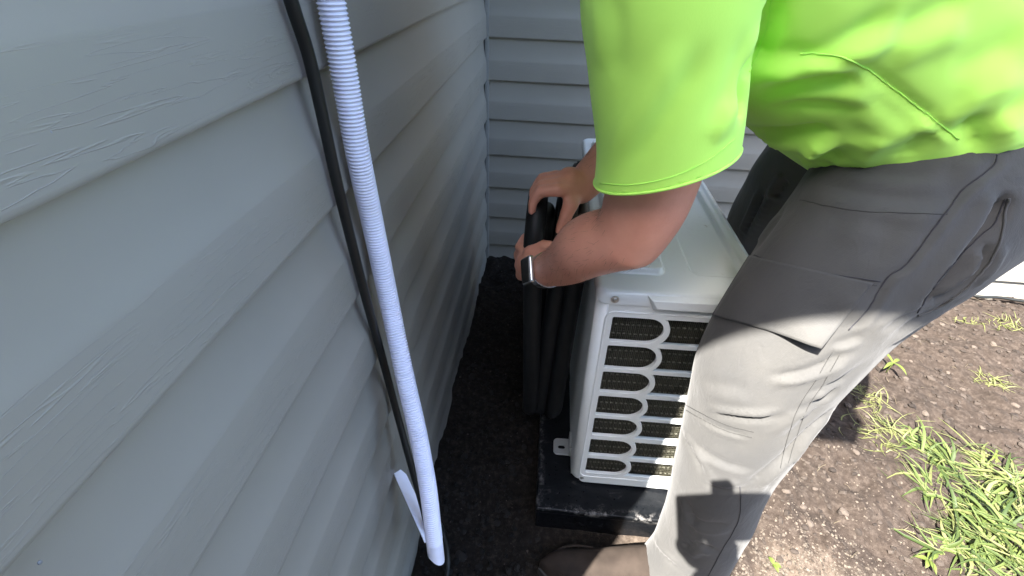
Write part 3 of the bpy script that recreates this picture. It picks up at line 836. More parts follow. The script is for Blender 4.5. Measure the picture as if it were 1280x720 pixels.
# ================================================================== LINE SET (coiled insulated pipes)
ls = empty('coiled_line_set', (0.03, 0.93, 0.1)); tag(ls, 'coil of black foam insulated pipes standing between wall and heat pump', 'insulated pipes')
def coil_path(x, yc, zc, hy, hz, r, n=9):
    P = []
    for (cy, cz, a0) in ((yc + hy - r, zc + hz - r, 0), (yc - hy + r, zc + hz - r, 90), (yc - hy + r, zc - hz + r, 180), (yc + hy - r, zc - hz + r, 270)):
        for i in range(n + 1):
            a = rad(a0 + 90 * i / n); P.append((x, cy + r * math.cos(a), cz + r * math.sin(a)))
    return P
for i, (x, y0, top, rr) in enumerate(((-0.003, 0.712, 0.690, 0.0185), (0.034, 0.728, 0.684, 0.019), (0.068, 0.722, 0.668, 0.0185), (0.014, 0.765, 0.645, 0.016))):
    P = coil_path(x, (y0 + 0.845) / 2, (top + 0.13) / 2, (0.845 - y0) / 2, (top - 0.13) / 2, (0.845 - y0) / 2 - 0.002)
    P = [np.array(p) + np.array([0.011 * math.sin(7.5 * p[2] + i * 2.3) + 0.03 * (0.4 - p[2]) * -0.25, 0.008 * math.cos(7 * p[2] + i), 0]) - np.array([0.03, 0.93, 0.1]) for p in P]
    P.append(P[0]); P.append(P[1])
    MB().tube(P, rr, 18, False).build('insulated_pipe', M_FOAM, ls, True)
for z in (0.60,):
    pts = [(0.031 + 0.056 * math.cos(t) - 0.03 + 0.004 * (0.4 - z), 0.735 + 0.040 * math.sin(t) - 0.93, z - 0.1 + 0.006 * math.cos(t)) for t in np.linspace(0, 2 * math.pi, 29)]
    MB().tube(pts, 0.0022, 6, False).build('cable_tie', M_BLACKPL, ls, True)
# flare fitting poking above the coil
ft_ = MB(); a = at(722, 207, y=1.02) - np.array([0.03, 0.93, 0.1]); b = at(745, 203, y=1.02) - np.array([0.03, 0.93, 0.1])
ft_.tube([a, a + (b - a) * 0.3, a + (b - a) * 0.31, a + (b - a) * 0.6, a + (b - a) * 0.61, b], [0.010, 0.010, 0.015, 0.015, 0.011, 0.011], 6)
ft_.tube([a, a + np.array([-0.012, 0.01, -0.04]), a + np.array([-0.015, 0.02, -0.10])], 0.010, 12)
ft_.build('flare_nut', M_BLACKPL, ls)

# short dark cable end at the far side of the lid
pts = [at(868, 219, y=1.10), at(880, 217, y=1.10), at(891, 215, y=1.10)]
ce = MB().tube(pts, [0.0085, 0.0085, 0.0085], 12).build('cable_end', M_BLACKPL, None, True, bevel=0.002); tag(ce, 'stubby black cable end lying on the lid under the green sleeve', 'cable end')

# ================================================================== WHITE CORRUGATED HOSE
hose = empty('corrugated_hose', (-0.2, 0.45, 1.0)); tag(hose, 'white corrugated drain hose hanging down the grey siding', 'drain hose')
HL = np.array([-0.2, 0.45, 1.0])
def hose_path():
    px = [(404, -60), (414, 2), (430, 90), (447, 190), (466, 280), (487, 380), (506, 470), (523, 545), (535, 610), (541, 660), (545, 694)]
    dep = np.linspace(0.50, 0.73, len(px)); out = []
    for (a, b), d in zip(px, dep):
        r = RC @ np.array([(a - 640.0) / FPX, (b - 360.0) / FPX, 1.0]); d = min(d, (WX + 0.017) / r[0]) if r[0] < 0 else d; p = CAM + r * d
        out.append(p)
    return out
HP = hose_path()
P = catmull(HP, 40)
Lc = np.concatenate([[0], np.cumsum(np.linalg.norm(np.diff(P, axis=0), axis=1))])
cuff = 0.035
pitch = 0.0039; Ltot = Lc[-1]
s_ = np.arange(0, Ltot - cuff, pitch / 8)
prof = []
r0 = 0.0133
for s in s_:
    ph = (s / pitch) % 1.0
    prof.append((s, r0 - 0.0018 * (0.5 + 0.5 * math.cos(2 * math.pi * ph)) ** 0.8 - 0.0))
prof += [(Ltot - cuff + d, r0 - 0.0004) for d in np.linspace(0.0005, cuff, 8)]
C = np.stack([np.interp([q[0] for q in prof], Lc, P[:, k]) for k in range(3)], 1) - HL
hb = MB(); hb.tube(C, [q[1] for q in prof], 22, False)
hb.tube(C[-8:][::-1], [r0 - 0.0022] * 8, 22, False)
V = np.array(hb.v)
# bevelled cut at the lower end
ax = C[-1] - C[-8]; ax /= np.linalg.norm(ax)
tt = (V - C[-1]) @ ax
sidev = V @ np.array([1.0, 0.0, 0.0])
near_end = tt > -0.020
cutx = (V - C[-1]) @ np.array([0.9, -0.2, 0.1])
hb.v = [tuple(v + (ax * (1.25 * cx_ - 0.002) if ne else 0)) for v, ne, cx_ in zip(V, near_end & (tt > -0.0025), cutx)]
hose_body = hb.build('hose_body', M_HOSE, hose, True)
# flat white strip leaning from the wall to the back of the hose end
sa = at(499, 590, x=WX + 0.004); sb = at(537, 674, x=-0.150)
d = sb - sa; wv = np.cross(d, np.array([1.0, 0, 0])); wv /= np.linalg.norm(wv)
wv = np.array([0.10, 0.95, 0.2]); wv -= wv @ d / (d @ d) * d; wv /= np.linalg.norm(wv)
nv = np.cross(d, wv); nv /= np.linalg.norm(nv)
st = MB(); V = []
for p, w in ((sa + d * -0.02, (-0.0100, 0.0040)), (sa + d * 0.08, (-0.0102, 0.0098)), (sa + d * 0.9, (-0.0105, 0.0105)), (sb, (-0.0105, 0.0105))):
    V += [p + wv * w[0] - nv * 0.001, p + wv * w[1] - nv * 0.001, p + wv * w[1] + nv * 0.001, p + wv * w[0] + nv * 0.001]
F = [(0, 3, 2, 1), (12, 13, 14, 15)]
for i in range(3):
    for k in range(4): F.append((i * 4 + k, i * 4 + (k + 1) % 4, i * 4 + 4 + (k + 1) % 4, i * 4 + 4 + k))
st.add(np.array(V) - HL, F).build('strap', M_HOSE, hose)

# black cable
pxs = [(352, -40), (366, 8), (386, 70), (402, 140), (419, 218), (438, 297), (458, 375), (478, 448), (495, 512), (512, 575), (527, 628), (538, 668)]
dep = np.linspace(0.52, 0.80, len(pxs))
CP = []
for (a, b), d in zip(pxs, dep):
    r = RC @ np.array([(a - 640.0) / FPX, (b - 360.0) / FPX, 1.0])
    CP.append(CAM + r * (min(d, (WX + 0.009) / r[0]) if r[0] < 0 else d))
CP += [at(549, 655, z=0.10), at(556, 676, z=0.05), at(560, 700, z=0.02), at(557, 725, z=0.012), at(540, 760, z=0.01)]
rr = np.concatenate([np.linspace(0.0058, 0.0056, 10), np.linspace(0.0056, 0.0046, len(CP) - 10)])
PP = catmull(CP, 8); RR = np.interp(np.linspace(0, 1, len(PP)), np.linspace(0, 1, len(rr)), rr)
cb = MB().tube(PP, RR, 14).build('black_cable', M_CABLE, None, True); tag(cb, 'thick black cable hanging beside the white corrugated hose', 'cable')

# ================================================================== PERSON
A = np.array
# ---- body (one continuous skin)
b = MB()
SL, EL, WL = A([0.095, 0.47, 1.045]), A([0.103, 0.492, 0.780]), A([0.012, 0.655, 0.611])
b.chain([SL + A([0.008, 0, 0]), (SL + EL) / 2 + A([0.018, 0, 0]), EL + A([0.012, -0.004, 0.045]), EL], [0.060, 0.050, 0.048, 0.040])
b.chain([EL, EL * 0.7 + WL * 0.3 + A([-0.009, 0, 0.005]), EL * 0.35 + WL * 0.65, WL], [0.040, 0.0435, 0.0370, 0.0285])
SR, ER, WR = A([0.11, 0.85, 1.08]), A([0.215, 0.90, 0.85]), A([0.064, 0.775, 0.716])
b.chain([SR, (SR + ER) / 2, ER], [0.062, 0.055, 0.046])
b.chain([ER, ER * 0.65 + WR * 0.35, WR], [0.046, 0.046, 0.030])
# torso, neck, head
b.chain([(0.55, 0.71, 0.88), (0.42, 0.68, 0.96), (0.28, 0.66, 1.03), (0.15, 0.655, 1.09)], [0.12, 0.115, 0.12, 0.115])
b.chain([SL, (0.10, 0.66, 1.10), SR], [0.062, 0.085, 0.062])
b.chain([(0.09, 0.66, 1.12), (0.03, 0.66, 1.17), (-0.01, 0.66, 1.22)], [0.065, 0.058, 0.056])
HC = A([-0.045, 0.66, 1.275])
fz = A([-0.80, 0.0, -0.60]); up = A([-0.60, 0.0, 0.80]); sd = A([0, 1.0, 0])          # face direction, crown direction
def hp(f, u, s): return HC + fz * f + up * u + sd * s
HM = np.stack([fz, sd, up], 1)
b.ball(hp(-0.01, 0.035, 0), (0.098, 0.077, 0.088), 24, 16, HM)
b.ball(hp(0.025, -0.045, 0), (0.068, 0.060, 0.075), 20, 14, HM)
b.ball(hp(0.062, -0.092, 0), (0.030, 0.034, 0.026), 14, 10, HM)          # chin
b.tube([hp(0.083, 0.015, 0), hp(0.101, -0.012, 0), hp(0.112, -0.030, 0), hp(0.094, -0.038, 0)], [0.009, 0.012, 0.0155, 0.012], 10)  # nose
for s in (-1, 1):
    b.ball(hp(-0.005, -0.005, s * 0.078), (0.018, 0.008, 0.031), 12, 10, HM)      # ears
    b.ball(hp(0.078, 0.028, s * 0.032), (0.016, 0.026, 0.008), 12, 8, HM)          # brow
b.ball(hp(0.090, -0.063, 0), (0.010, 0.025, 0.0065), 12, 8, HM); b.ball(hp(0.088, -0.073, 0), (0.010, 0.021, 0.006), 12, 8, HM)   # lips
# legs
b.chain([(0.50, 0.60, 0.86), (0.36, 0.49, 0.66), (0.325, 0.465, 0.58), (0.324, 0.45, 0.35), (0.322, 0.435, 0.10)], [0.095, 0.07, 0.058, 0.052, 0.042])
b.chain([(0.54, 0.84, 0.86), (0.505, 0.93, 0.55), (0.56, 0.945, 0.32), (0.60, 0.95, 0.10)], [0.095, 0.06, 0.055, 0.042])
b.chain([(0.33, 0.435, 0.065), (0.22, 0.432, 0.040), (0.13, 0.43, 0.034)], [0.030, 0.022, 0.018])
b.chain([(0.61, 0.95, 0.065), (0.50, 0.945, 0.040), (0.41, 0.94, 0.034)], [0.030, 0.022, 0.018])
# right hand: over the top of the coil, fingers hanging down on the wall side, thumb towards the camera
RK = A([0.022, 0.752, 0.733])                      # middle of the knuckles
b.chain([WR, WR * 0.5 + RK * 0.5 + A([0, 0, 0.006])], [0.029, 0.026])
for j, (dy, ln) in enumerate(((-0.030, 0.92), (-0.010, 1.0), (0.011, 0.95), (0.030, 0.78))):
    k = RK + A([0.004 - 0.004 * abs(j - 1), dy, 0.002 - 0.003 * abs(j - 1.2)])
    root = WR * 0.62 + RK * 0.38 + A([0, dy * 0.55, 0.004])
    b.chain([root, k], [0.0155, 0.0125], 12, 4)
    p1 = k + A([-0.031, 0.002, -0.006]) * ln; p2 = p1 + A([-0.013, 0.001, -0.022]) * ln; p3 = p2 + A([-0.001, 0.0, -0.021]) * ln
    b.chain([k, p1], [0.0118, 0.0102], 12, 4); b.chain([p1, p2], [0.0102, 0.0090], 12, 4); b.chain([p2, p3], [0.0090, 0.0074], 12, 4)
t0 = WR + A([-0.012, -0.020, -0.008]); t1 = A([0.046, 0.724, 0.705]); t2 = A([0.038, 0.712, 0.682]); t3 = A([0.032, 0.708, 0.662])
b.chain([t0, t1], [0.0175, 0.0145], 12, 4); b.chain([t1, t2], [0.0140, 0.0115], 12, 4); b.chain([t2, t3], [0.0115, 0.0090], 12, 4)
# left hand: wraps the wall side of the coil, fingers curl round behind it, thumb above
LK = A([-0.036, 0.728, 0.583])
b.chain([WL, WL * 0.45 + LK * 0.55 + A([-0.002, 0, 0.0])], [0.0285, 0.027])
for j, (dz, ln) in enumerate(((0.030, 0.95), (0.010, 1.0), (-0.011, 0.94), (-0.030, 0.78))):
    k = LK + A([-0.002 + 0.003 * abs(j - 1), -0.003 * abs(j - 1), dz])
    root = WL * 0.60 + LK * 0.40 + A([0, 0, dz * 0.6])
    b.chain([root, k], [0.0155, 0.0125], 12, 4)
    p1 = k + A([0.006, 0.040, -0.002]) * ln; p2 = p1 + A([0.024, 0.014, -0.001]) * ln; p3 = p2 + A([0.021, -0.006, 0.0]) * ln
    b.chain([k, p1], [0.0118, 0.0102], 12, 4); b.chain([p1, p2], [0.0102, 0.0090], 12, 4); b.chain([p2, p3], [0.0090, 0.0074], 12, 4)
t0 = WL + A([-0.004, 0.020, 0.012]); t1 = A([-0.016, 0.688, 0.624]); t2 = A([0.000, 0.700, 0.634]); t3 = A([0.018, 0.700, 0.636])
b.chain([t0, t1], [0.0175, 0.0145], 12, 4); b.chain([t1, t2], [0.0140, 0.0115], 12, 4); b.chain([t2, t3], [0.0115, 0.0090], 12, 4)
body_me = voxel_union(b, 0.0042, 5); body_me.name = 'person'
V = get_v(body_me); Nn = get_n(body_me)
# muscle and bone relief on the forearm and elbow
ol = EL + A([0.030, -0.02, -0.012]); d_ = np.linalg.norm(V - ol, axis=1); V += Nn * (0.0045 * np.exp(-(d_ / 0.022) ** 2))[:, None]
body_me.materials.clear()
set_v(body_me, V)
person = link('person', body_me, M_SKIN, None, True)
tag(person, 'bent-over person in lime green T-shirt and grey work trousers gripping black pipes', 'person')

# fine hair along both forearms
Vb = get_v(body_me); Nb = get_n(body_me); hm = MB()
for a_, b_ in ((EL, WL), (ER, WR)):
    ax_ = (b_ - a_); L_ = np.linalg.norm(ax_); ax_ /= L_
    t_ = (Vb - a_) @ ax_; d_ = np.linalg.norm(Vb - a_ - t_[:, None] * ax_, axis=1)
    ids = np.where((t_ > -0.02) & (t_ < L_ - 0.03) & (d_ < 0.065))[0]
    for i in rng.choice(ids, min(420, len(ids)), replace=False):
        n_ = Nb[i]; q = ax_ * 0.8 + rng.normal(0, 0.35, 3) + A([0, 0, -0.3]); q -= q @ n_ * n_; q /= np.linalg.norm(q) + 1e-9
        l_ = rng.uniform(0.006, 0.013); p = Vb[i]
        hm.tube([p - n_ * 0.0003, p + q * l_ * 0.5 + n_ * 0.0016, p + q * l_ + n_ * 0.0022], [0.00011, 0.00009, 0.00004], 3, False)
ah = hm.build('arm_hair', mat('arm_hair', (0.11, 0.06, 0.035), 0.6), person); ah['kind'] = 'stuff'
for s in (-1, 1):
    MB().ball(hp(0.079, 0.010, s * 0.031), 0.0125, 14, 10).build('eye', M_EYE, person, True)
hr = MB(); hr.ball(hp(-0.018, 0.046, 0), (0.101, 0.083, 0.088), 28, 18, HM)
hv = np.array(hr.v); hn = np.array([noise.noise((p * 60).tolist()) for p in hv]); hr.v = [tuple(p) for p in hv + (hv - HC) * (0.04 * hn)[:, None]]
hr.build('hair', M_HAIR, person, True)

# ---- watch on the left wrist
wd = WL - EL; wd /= np.linalg.norm(wd)
wc = WL - wd * 0.006
outv = A([-0.72, -0.52, 0.34]); outv -= outv @ wd * wd; outv /= np.linalg.norm(outv); sv = np.cross(wd, outv)
watch = MB()
ringp = [wc + 0.0312 * (math.cos(t) * outv + 0.97 * math.sin(t) * sv) for t in np.linspace(0, 2 * math.pi, 49)]
def band(ringpts, halfw, th):
    V = []; F = []; n = len(ringpts) - 1
    for p in ringpts[:-1]:
        o_ = (p - wc); o_ /= np.linalg.norm(o_)
        for (a_, r_) in ((-halfw, -th), (halfw, -th), (halfw, th), (-halfw, th)): V.append(p + wd * a_ + o_ * r_)
    for i in range(n):
        j = (i + 1) % n
        for k in range(4): F.append((i * 4 + k, i * 4 + (k + 1) % 4, j * 4 + (k + 1) % 4, j * 4 + k))
    return V, F
watch.add(*band(ringp, 0.0095, 0.0012))
wo = watch.build('wristwatch', M_STEEL, person, bevel=0.0006)
def obox(c, ax3, half):
    V = []
    for sx in (-1, 1):
        for sy in (-1, 1):
            for sz in (-1, 1): V.append(c + ax3[0] * sx * half[0] + ax3[1] * sy * half[1] + ax3[2] * sz * half[2])
    return V, [(0, 1, 3, 2), (4, 6, 7, 5), (0, 4, 5, 1), (2, 3, 7, 6), (0, 2, 6, 4), (1, 5, 7, 3)]
cc = wc + outv * 0.0345
MB().add(*obox(cc, (outv, wd, sv), (0.0055, 0.0205, 0.0235))).build('watch_case', M_STEEL, wo, bevel=0.005, bseg=4)
MB().add(*obox(cc + outv * 0.0046, (outv, wd, sv), (0.0014, 0.0175, 0.0205))).build('watch_face', M_GLASSBLACK, wo, bevel=0.0013, bseg=3)
MB().tube([cc + wd * 0.020, cc + wd * 0.0235], 0.0035, 12).build('watch_crown', M_STEEL, wo)

# ---- trousers
t = MB()
t.chain([(0.326, 0.432, 0.05), (0.334, 0.438, 0.15), (0.332, 0.446, 0.28), (0.322, 0.450, 0.38), (0.320, 0.460, 0.50), (0.321, 0.470, 0.605), (0.352, 0.490, 0.707), (0.416, 0.530, 0.797), (0.508, 0.60, 0.873)],
        [0.075, 0.071, 0.071, 0.074, 0.082, 0.088, 0.097, 0.112, 0.134], 28, 6)
t.chain([(0.61, 0.955, 0.06), (0.585, 0.95, 0.22), (0.555, 0.945, 0.36), (0.515, 0.935, 0.52), (0.515, 0.90, 0.66), (0.54, 0.86, 0.78), (0.57, 0.83, 0.865)],
        [0.088, 0.084, 0.086, 0.098, 0.110, 0.125, 0.145], 28, 6)
t.chain([(0.52, 0.61, 0.865), (0.56, 0.72, 0.87), (0.57, 0.83, 0.865)], [0.138, 0.145, 0.14], 28)
t.chain([(0.53, 0.71, 0.90), (0.42, 0.68, 0.965)], [0.145, 0.135], 28)
tr_me = voxel_union(t, 0.0042, 14); tr_me.name = 'trousers'
bv = bvh_of(tr_me)
V = get_v(tr_me); Nn = get_n(tr_me); disp = np.zeros(len(V))
nv_ = vnoise(V * A([1, 1, 0.7]), 14, 3); disp += 0.0035 * nv_
nv_ = vnoise(V * A([1, 1, 0.6]), 32, 5); disp += 0.0014 * nv_
def F_(pxs, amp, w, side=0, ridge=0, taper=0.3): fold(V, Nn, disp, surf_path(bv, pxs), amp, w, side, ridge, taper)
F_([(880, 516), (915, 521), (955, 523), (985, 515)], -0.006, 0.0045, -1, 0.005)            # crease across the knee
F_([(985, 515), (1015, 503), (1050, 488)], -0.004, 0.005, 1, 0.003)
F_([(955, 470), (990, 468), (1025, 458), (1062, 436)], -0.006, 0.0045, 1, 0.005)
F_([(1038, 432), (1056, 427), (1076, 418)], -0.004, 0.004, 1, 0.003)
F_([(846, 505), (870, 520), (905, 538), (942, 546)], -0.0035, 0.004, 1, 0.0025)
F_([(848, 548), (872, 560), (910, 580), (950, 588)], -0.004, 0.006, 1, 0.003)
F_([(850, 530), (856, 552), (872, 575), (880, 600)], -0.005, 0.006, -1, 0.004)
F_([(965, 590), (990, 560), (1020, 530), (1045, 505)], -0.006, 0.008, 1, 0.004)
F_([(960, 560), (1000, 530), (1050, 478), (1100, 440)], -0.004, 0.008, -1, 0.004)
F_([(930, 610), (960, 585), (985, 565)], -0.005, 0.006, 1, 0.003)
F_([(850, 640), (880, 655), (915, 655)], -0.004, 0.008, 1, 0.003)
F_([(845, 690), (870, 680), (900, 690)], -0.005, 0.007, 1, 0.004)
F_([(812, 670), (825, 690), (850, 712)], -0.004, 0.006, -1, 0.003)
F_([(1040, 360), (1085, 400), (1130, 425)], 0.004, 0.014)
F_([(1262, 240), (1240, 283), (1212, 318), (1185, 352), (1150, 390)], -0.016, 0.0075, 1, 0.004, 0.12); F_([(1240, 300), (1225, 333), (1200, 358), (1165, 385)], -0.012, 0.0045, 1, 0.005, 0.2)   # gaping side pocket
F_([(1246, 194), (1241, 207), (1204, 238), (1181, 267), (1152, 306), (1131, 332), (1110, 346), (1090, 379), (1061, 413)], -0.0035, 0.0035, -1, 0.0025, 0.05)
F_([(1010, 215), (1070, 235), (1140, 245), (1205, 250)], -0.003, 0.010, 1, 0.003)
F_([(985, 225), (975, 260), (950, 300), (935, 318)], -0.003, 0.010, 1, 0.003)
F_([(1110, 260), (1105, 300), (1080, 330)], -0.003, 0.012, 1, 0.002)
F_([(960, 228), (948, 255), (936, 280), (926, 300)], -0.006, 0.007, -1, 0.004)
F_([(985, 222), (975, 236), (968, 250)], -0.008, 0.007, 1, 0.004)
F_([(1055, 500), (1030, 520), (1000, 548), (975, 582)], -0.005, 0.005, -1, 0.004)
F_([(1062, 472), (1030, 482), (1005, 496)], -0.005, 0.004, -1, 0.004)
F_([(1020, 560), (995, 572), (972, 592), (958, 618)], -0.005, 0.006, 1, 0.005)
F_([(1010, 590), (985, 612), (962, 645)], -0.004, 0.006, -1, 0.004)
F_([(862, 470), (900, 480), (940, 482)], -0.002, 0.008, 1, 0.002)
F_([(875, 600), (905, 612), (940, 608)], -0.004, 0.006, -1, 0.003)
F_([(856, 620), (866, 650), (858, 680)], -0.004, 0.007, 1, 0.003)
F_([(1100, 430), (1150, 400), (1210, 372)], -0.004, 0.007, 1, 0.003)
F_([(1090, 418), (1130, 396), (1170, 386)], -0.003, 0.005, -1, 0.003)
F_([(1175, 200), (1190, 230), (1185, 262)], -0.003, 0.010, -1, 0.002)
F_([(1040, 205), (1100, 215), (1180, 218)], -0.003, 0.008, 1, 0.003)
F_([(1255, 300), (1240, 330), (1215, 362)], 0.004, 0.006)
F_([(955, 235), (940, 270), (925, 300)], -0.009, 0.005, 1, 0.005); F_([(968, 232), (958, 262), (946, 290)], 0.006, 0.006)
set_v(tr_me, V + Nn * disp[:, None])
# open the trouser legs at the hems
def cut(me, point, normal, centre, radius):
    bm = bmesh.new(); bm.from_mesh(me)
    fs = [f for f in bm.faces if (f.calc_center_median() - Vector(centre)).length < radius]
    geom = list(set(fs) | {e for f in fs for e in f.edges} | {v for f in fs for v in f.verts})
    bmesh.ops.bisect_plane(bm, geom=geom, plane_co=Vector(point), plane_no=Vector(normal), clear_outer=True)
    bm.to_mesh(me); bm.free(); me.update()
cut(tr_me, (0.327, 0.432, 0.045), (0.12, 0, -1), (0.327, 0.432, -0.02), 0.145)
cut(tr_me, (0.61, 0.955, 0.03), (0, 0, -1), (0.61, 0.955, -0.03), 0.14)
tr_me.materials.clear()
trousers = link('trousers', tr_me, M_TROUSER, person, True)
sm = trousers.modifiers.new('cloth', 'SOLIDIFY'); sm.thickness = 0.002; sm.offset = -1
bv = bvh_of(tr_me)
def seam(pxs, r, m_, parent, bvx, lift=0.0, wob=0.0, name='seam', step=4):
    P_, N_ = surf_path(bvx, pxs, step)
    if len(P_) < 3: return
    P_ = P_ + N_ * lift
    if wob:
        k = np.arange(len(P_)); T = np.gradient(P_, axis=0); T /= np.linalg.norm(T, axis=1)[:, None] + 1e-9
        P_ = P_ + np.cross(T, N_) * (wob * 1.6 * (vnoise(P_, 60, 4) + 0.6 * vnoise(P_, 170, 9)))[:, None]
    return MB().tube(P_, r, 6).build(name, m_, parent, True)
side_px = [(1246, 194), (1241, 207), (1204, 238), (1181, 267), (1152, 306), (1131, 332), (1110, 346), (1090, 379), (1061, 413)]
seam(side_px, 0.0007, M_THREAD, trousers, bv, 0.0002, 0.0005)
seam([(1257, 249), (1243, 280), (1215, 306), (1178, 345), (1146, 391)], 0.0006, M_THREAD, trousers, bv, 0.0006, 0.0006)
seam([(1262, 248), (1252, 290), (1240, 322), (1212, 356), (1170, 386), (1147, 394)], 0.0012, M_TROUSER, trousers, bv, 0.001, 0.0005, 'pocket_edge')
seam([(925, 608), (925, 640), (918, 662), (904, 685), (884, 722)], 0.0007, M_THREAD, trousers, bv, 0.0002, 0.0004)
seam([(935, 316), (965, 327), (1010, 338), (1055, 345), (1100, 352)], 0.0006, M_THREAD, trousers, bv, 0.0004, 0.0003)
seam([(938, 322), (968, 333), (1012, 344), (1055, 351), (1096, 357)], 0.0004, M_GREYTHREAD, trousers, bv, 0.0003, 0.0002)
seam([(1000, 250), (1060, 262), (1120, 266), (1185, 268)], 0.0004, M_GREYTHREAD, trousers, bv, 0.0002, 0.0003)
seam([(1040, 440), (1020, 475), (1000, 505), (985, 545), (975, 585)], 0.0004, M_GREYTHREAD, trousers, bv, 0.0002, 0.0003)
seam([(1050, 442), (1030, 478), (1010, 508), (995, 548), (985, 580)], 0.0004, M_GREYTHREAD, trousers, bv, 0.0002, 0.0003)
seam([(846, 500), (870, 513), (905, 530), (942, 540)], 0.0004, M_GREYTHREAD, trousers, bv, 0.0004, 0.0002)
seam([(847, 506), (872, 521), (906, 538), (940, 547)], 0.0004, M_GREYTHREAD, trousers, bv, 0.0004, 0.0002)
def patch(bvx, quad, n, m, lift, name, m_, parent, th=0.002):
    a_, b_, c_, d_ = [A(q, float) for q in quad]
    V = []; NN = []
    for j in range(m + 1):
        for i in range(n + 1):
            u, v = i / n, j / m
            q = (a_ * (1 - u) + b_ * u) * (1 - v) + (d_ * (1 - u) + c_ * u) * v
            h = hit(bvx, *q)
            V.append(h[0]); NN.append(h[1])
    V = A(V); NN = A(NN); k = len(V)
    G = V.reshape(m + 1, n + 1, 3)
    for _ in range(5):
        H_ = G.copy()
        H_[1:-1] = 0.5 * G[1:-1] + 0.25 * (G[:-2] + G[2:]); G = H_.copy()
        H_[:, 1:-1] = 0.5 * G[:, 1:-1] + 0.25 * (G[:, :-2] + G[:, 2:]); G = H_
    V = G.reshape(-1, 3)
    NN = NN + 2.0 * NN.mean(0); NN /= np.linalg.norm(NN, axis=1)[:, None]
    lv = A([lift(i / n, j / m) for j in range(m + 1) for i in range(n + 1)]); V = V + NN * lv[:, None]
    F = []
    for j in range(m):
        for i in range(n):
            q = (j * (n + 1) + i, j * (n + 1) + i + 1, (j + 1) * (n + 1) + i + 1, (j + 1) * (n + 1) + i); F.append(q); F.append(tuple(x + k for x in q[::-1]))
    ring = [i for i in range(n + 1)] + [j * (n + 1) + n for j in range(1, m + 1)] + [m * (n + 1) + i for i in range(n - 1, -1, -1)] + [j * (n + 1) for j in range(m - 1, 0, -1)]
    for q in range(len(ring)): x, y = ring[q], ring[(q + 1) % len(ring)]; F.append((x, x + k, y + k, y))
    return MB().add(list(V) + list(V - NN * th), F).build(name, m_, parent, True)
patch(bv, ((938, 320), (1092, 354), (1030, 432), (893, 394)), 34, 26, lambda u, v: 0.0036 + 0.015 * smooth01(u, 0.45, 0.95) * smooth01(v, 0.5, 1.0) + 0.0010 * math.sin(5 * u + 2 * v), 'cargo_pocket', M_TROUSER, trousers)

# ---- shirt
s = MB()
def loft(secs, seg=36):
    """secs: centre, half width along y, half thickness, thickness direction"""
    C_ = catmull([q[0] for q in secs], 6); W_ = catmull([(q[1], q[2]) for q in secs], 6)
    td = A([0.42, 0.0, 0.91]); V = []; F = []
    for c_, (w_, h_) in zip(C_, W_):
        for k in range(seg):
            a_ = 2 * math.pi * k / seg; ca, sa_ = math.cos(a_), math.sin(a_)
            e = 0.85
            V.append(c_ + A([0, 1.0, 0]) * w_ * math.copysign(abs(ca) ** e, ca) + td * h_ * math.copysign(abs(sa_) ** e, sa_))
    n = len(C_)
    for i in range(n - 1):
        for k in range(seg): F.append((i * seg + k, i * seg + (k + 1) % seg, (i + 1) * seg + (k + 1) % seg, (i + 1) * seg + k))
    F.append(tuple(range(seg - 1, -1, -1))); F.append(tuple((n - 1) * seg + k for k in range(seg)))
    return V, F
s.add(*loft([(A([0.78, 0.73, 0.785]), 0.225, 0.160), (A([0.62, 0.71, 0.862]), 0.215, 0.160), (A([0.46, 0.68, 0.940]), 0.208, 0.152), (A([0.33, 0.665, 1.005]), 0.207, 0.148), (A([0.20, 0.655, 1.07]), 0.215, 0.132), (A([0.10, 0.655, 1.125]), 0.19, 0.105), (A([0.045, 0.655, 1.15]), 0.10, 0.08)]))
s.chain([SL + A([0.05, 0.06, 0.03]), SL, A([0.101, 0.465, 0.98]), A([0.119, 0.468, 0.90]), A([0.1255, 0.472, 0.82])], [0.085, 0.079, 0.0715, 0.0695, 0.0725], 30)
s.chain([SR + A([0.05, -0.06, 0.03]), SR, (SR + ER) / 2, ER + A([0, 0, 0.02])], [0.085, 0.080, 0.075, 0.076], 30)
sh_me = voxel_union(s, 0.0050, 10); sh_me.name = 'shirt'
bv = bvh_of(sh_me)
V = get_v(sh_me); Nn = get_n(sh_me); disp = np.zeros(len(V))
disp += 0.0014 * vnoise(V, 7, 2) + 0.0006 * vnoise(V * A([1, 1, 0.5]), 24, 6)
F_([(965, -10), (960, 30), (945, 70), (933, 100), (929, 150)], -0.012, 0.010, 0, 0, 0.1)          # armhole
F_([(932, 88), (955, 76), (985, 70), (1010, 67), (1060, 50), (1130, 5)], -0.009, 0.010, 1, 0.006)
F_([(930, 155), (955, 166), (1000, 166), (1050, 158)], -0.012, 0.010, 1, 0.009)
F_([(940, 130), (985, 110), (1040, 100), (1080, 104)], -0.008, 0.014, -1, 0.007)
F_([(945, 185), (990, 190), (1060, 180), (1140, 165), (1200, 150)], 0.004, 0.012)
F_([(985, 205), (1010, 196), (1060, 192)], -0.005, 0.008, 1, 0.003)
F_([(1003, 222), (1010, 200), (1030, 170)], 0.009, 0.009); F_([(1030, 216), (1040, 195), (1065, 175)], -0.006, 0.009); F_([(1075, 215), (1085, 190), (1110, 165)], 0.006, 0.011)
F_([(1130, 205), (1140, 185), (1165, 160)], -0.006, 0.011); F_([(1225, 190), (1215, 165), (1205, 140)], -0.008, 0.009, 1, 0.004); F_([(1262, 195), (1262, 165), (1255, 130)], 0.007, 0.013)
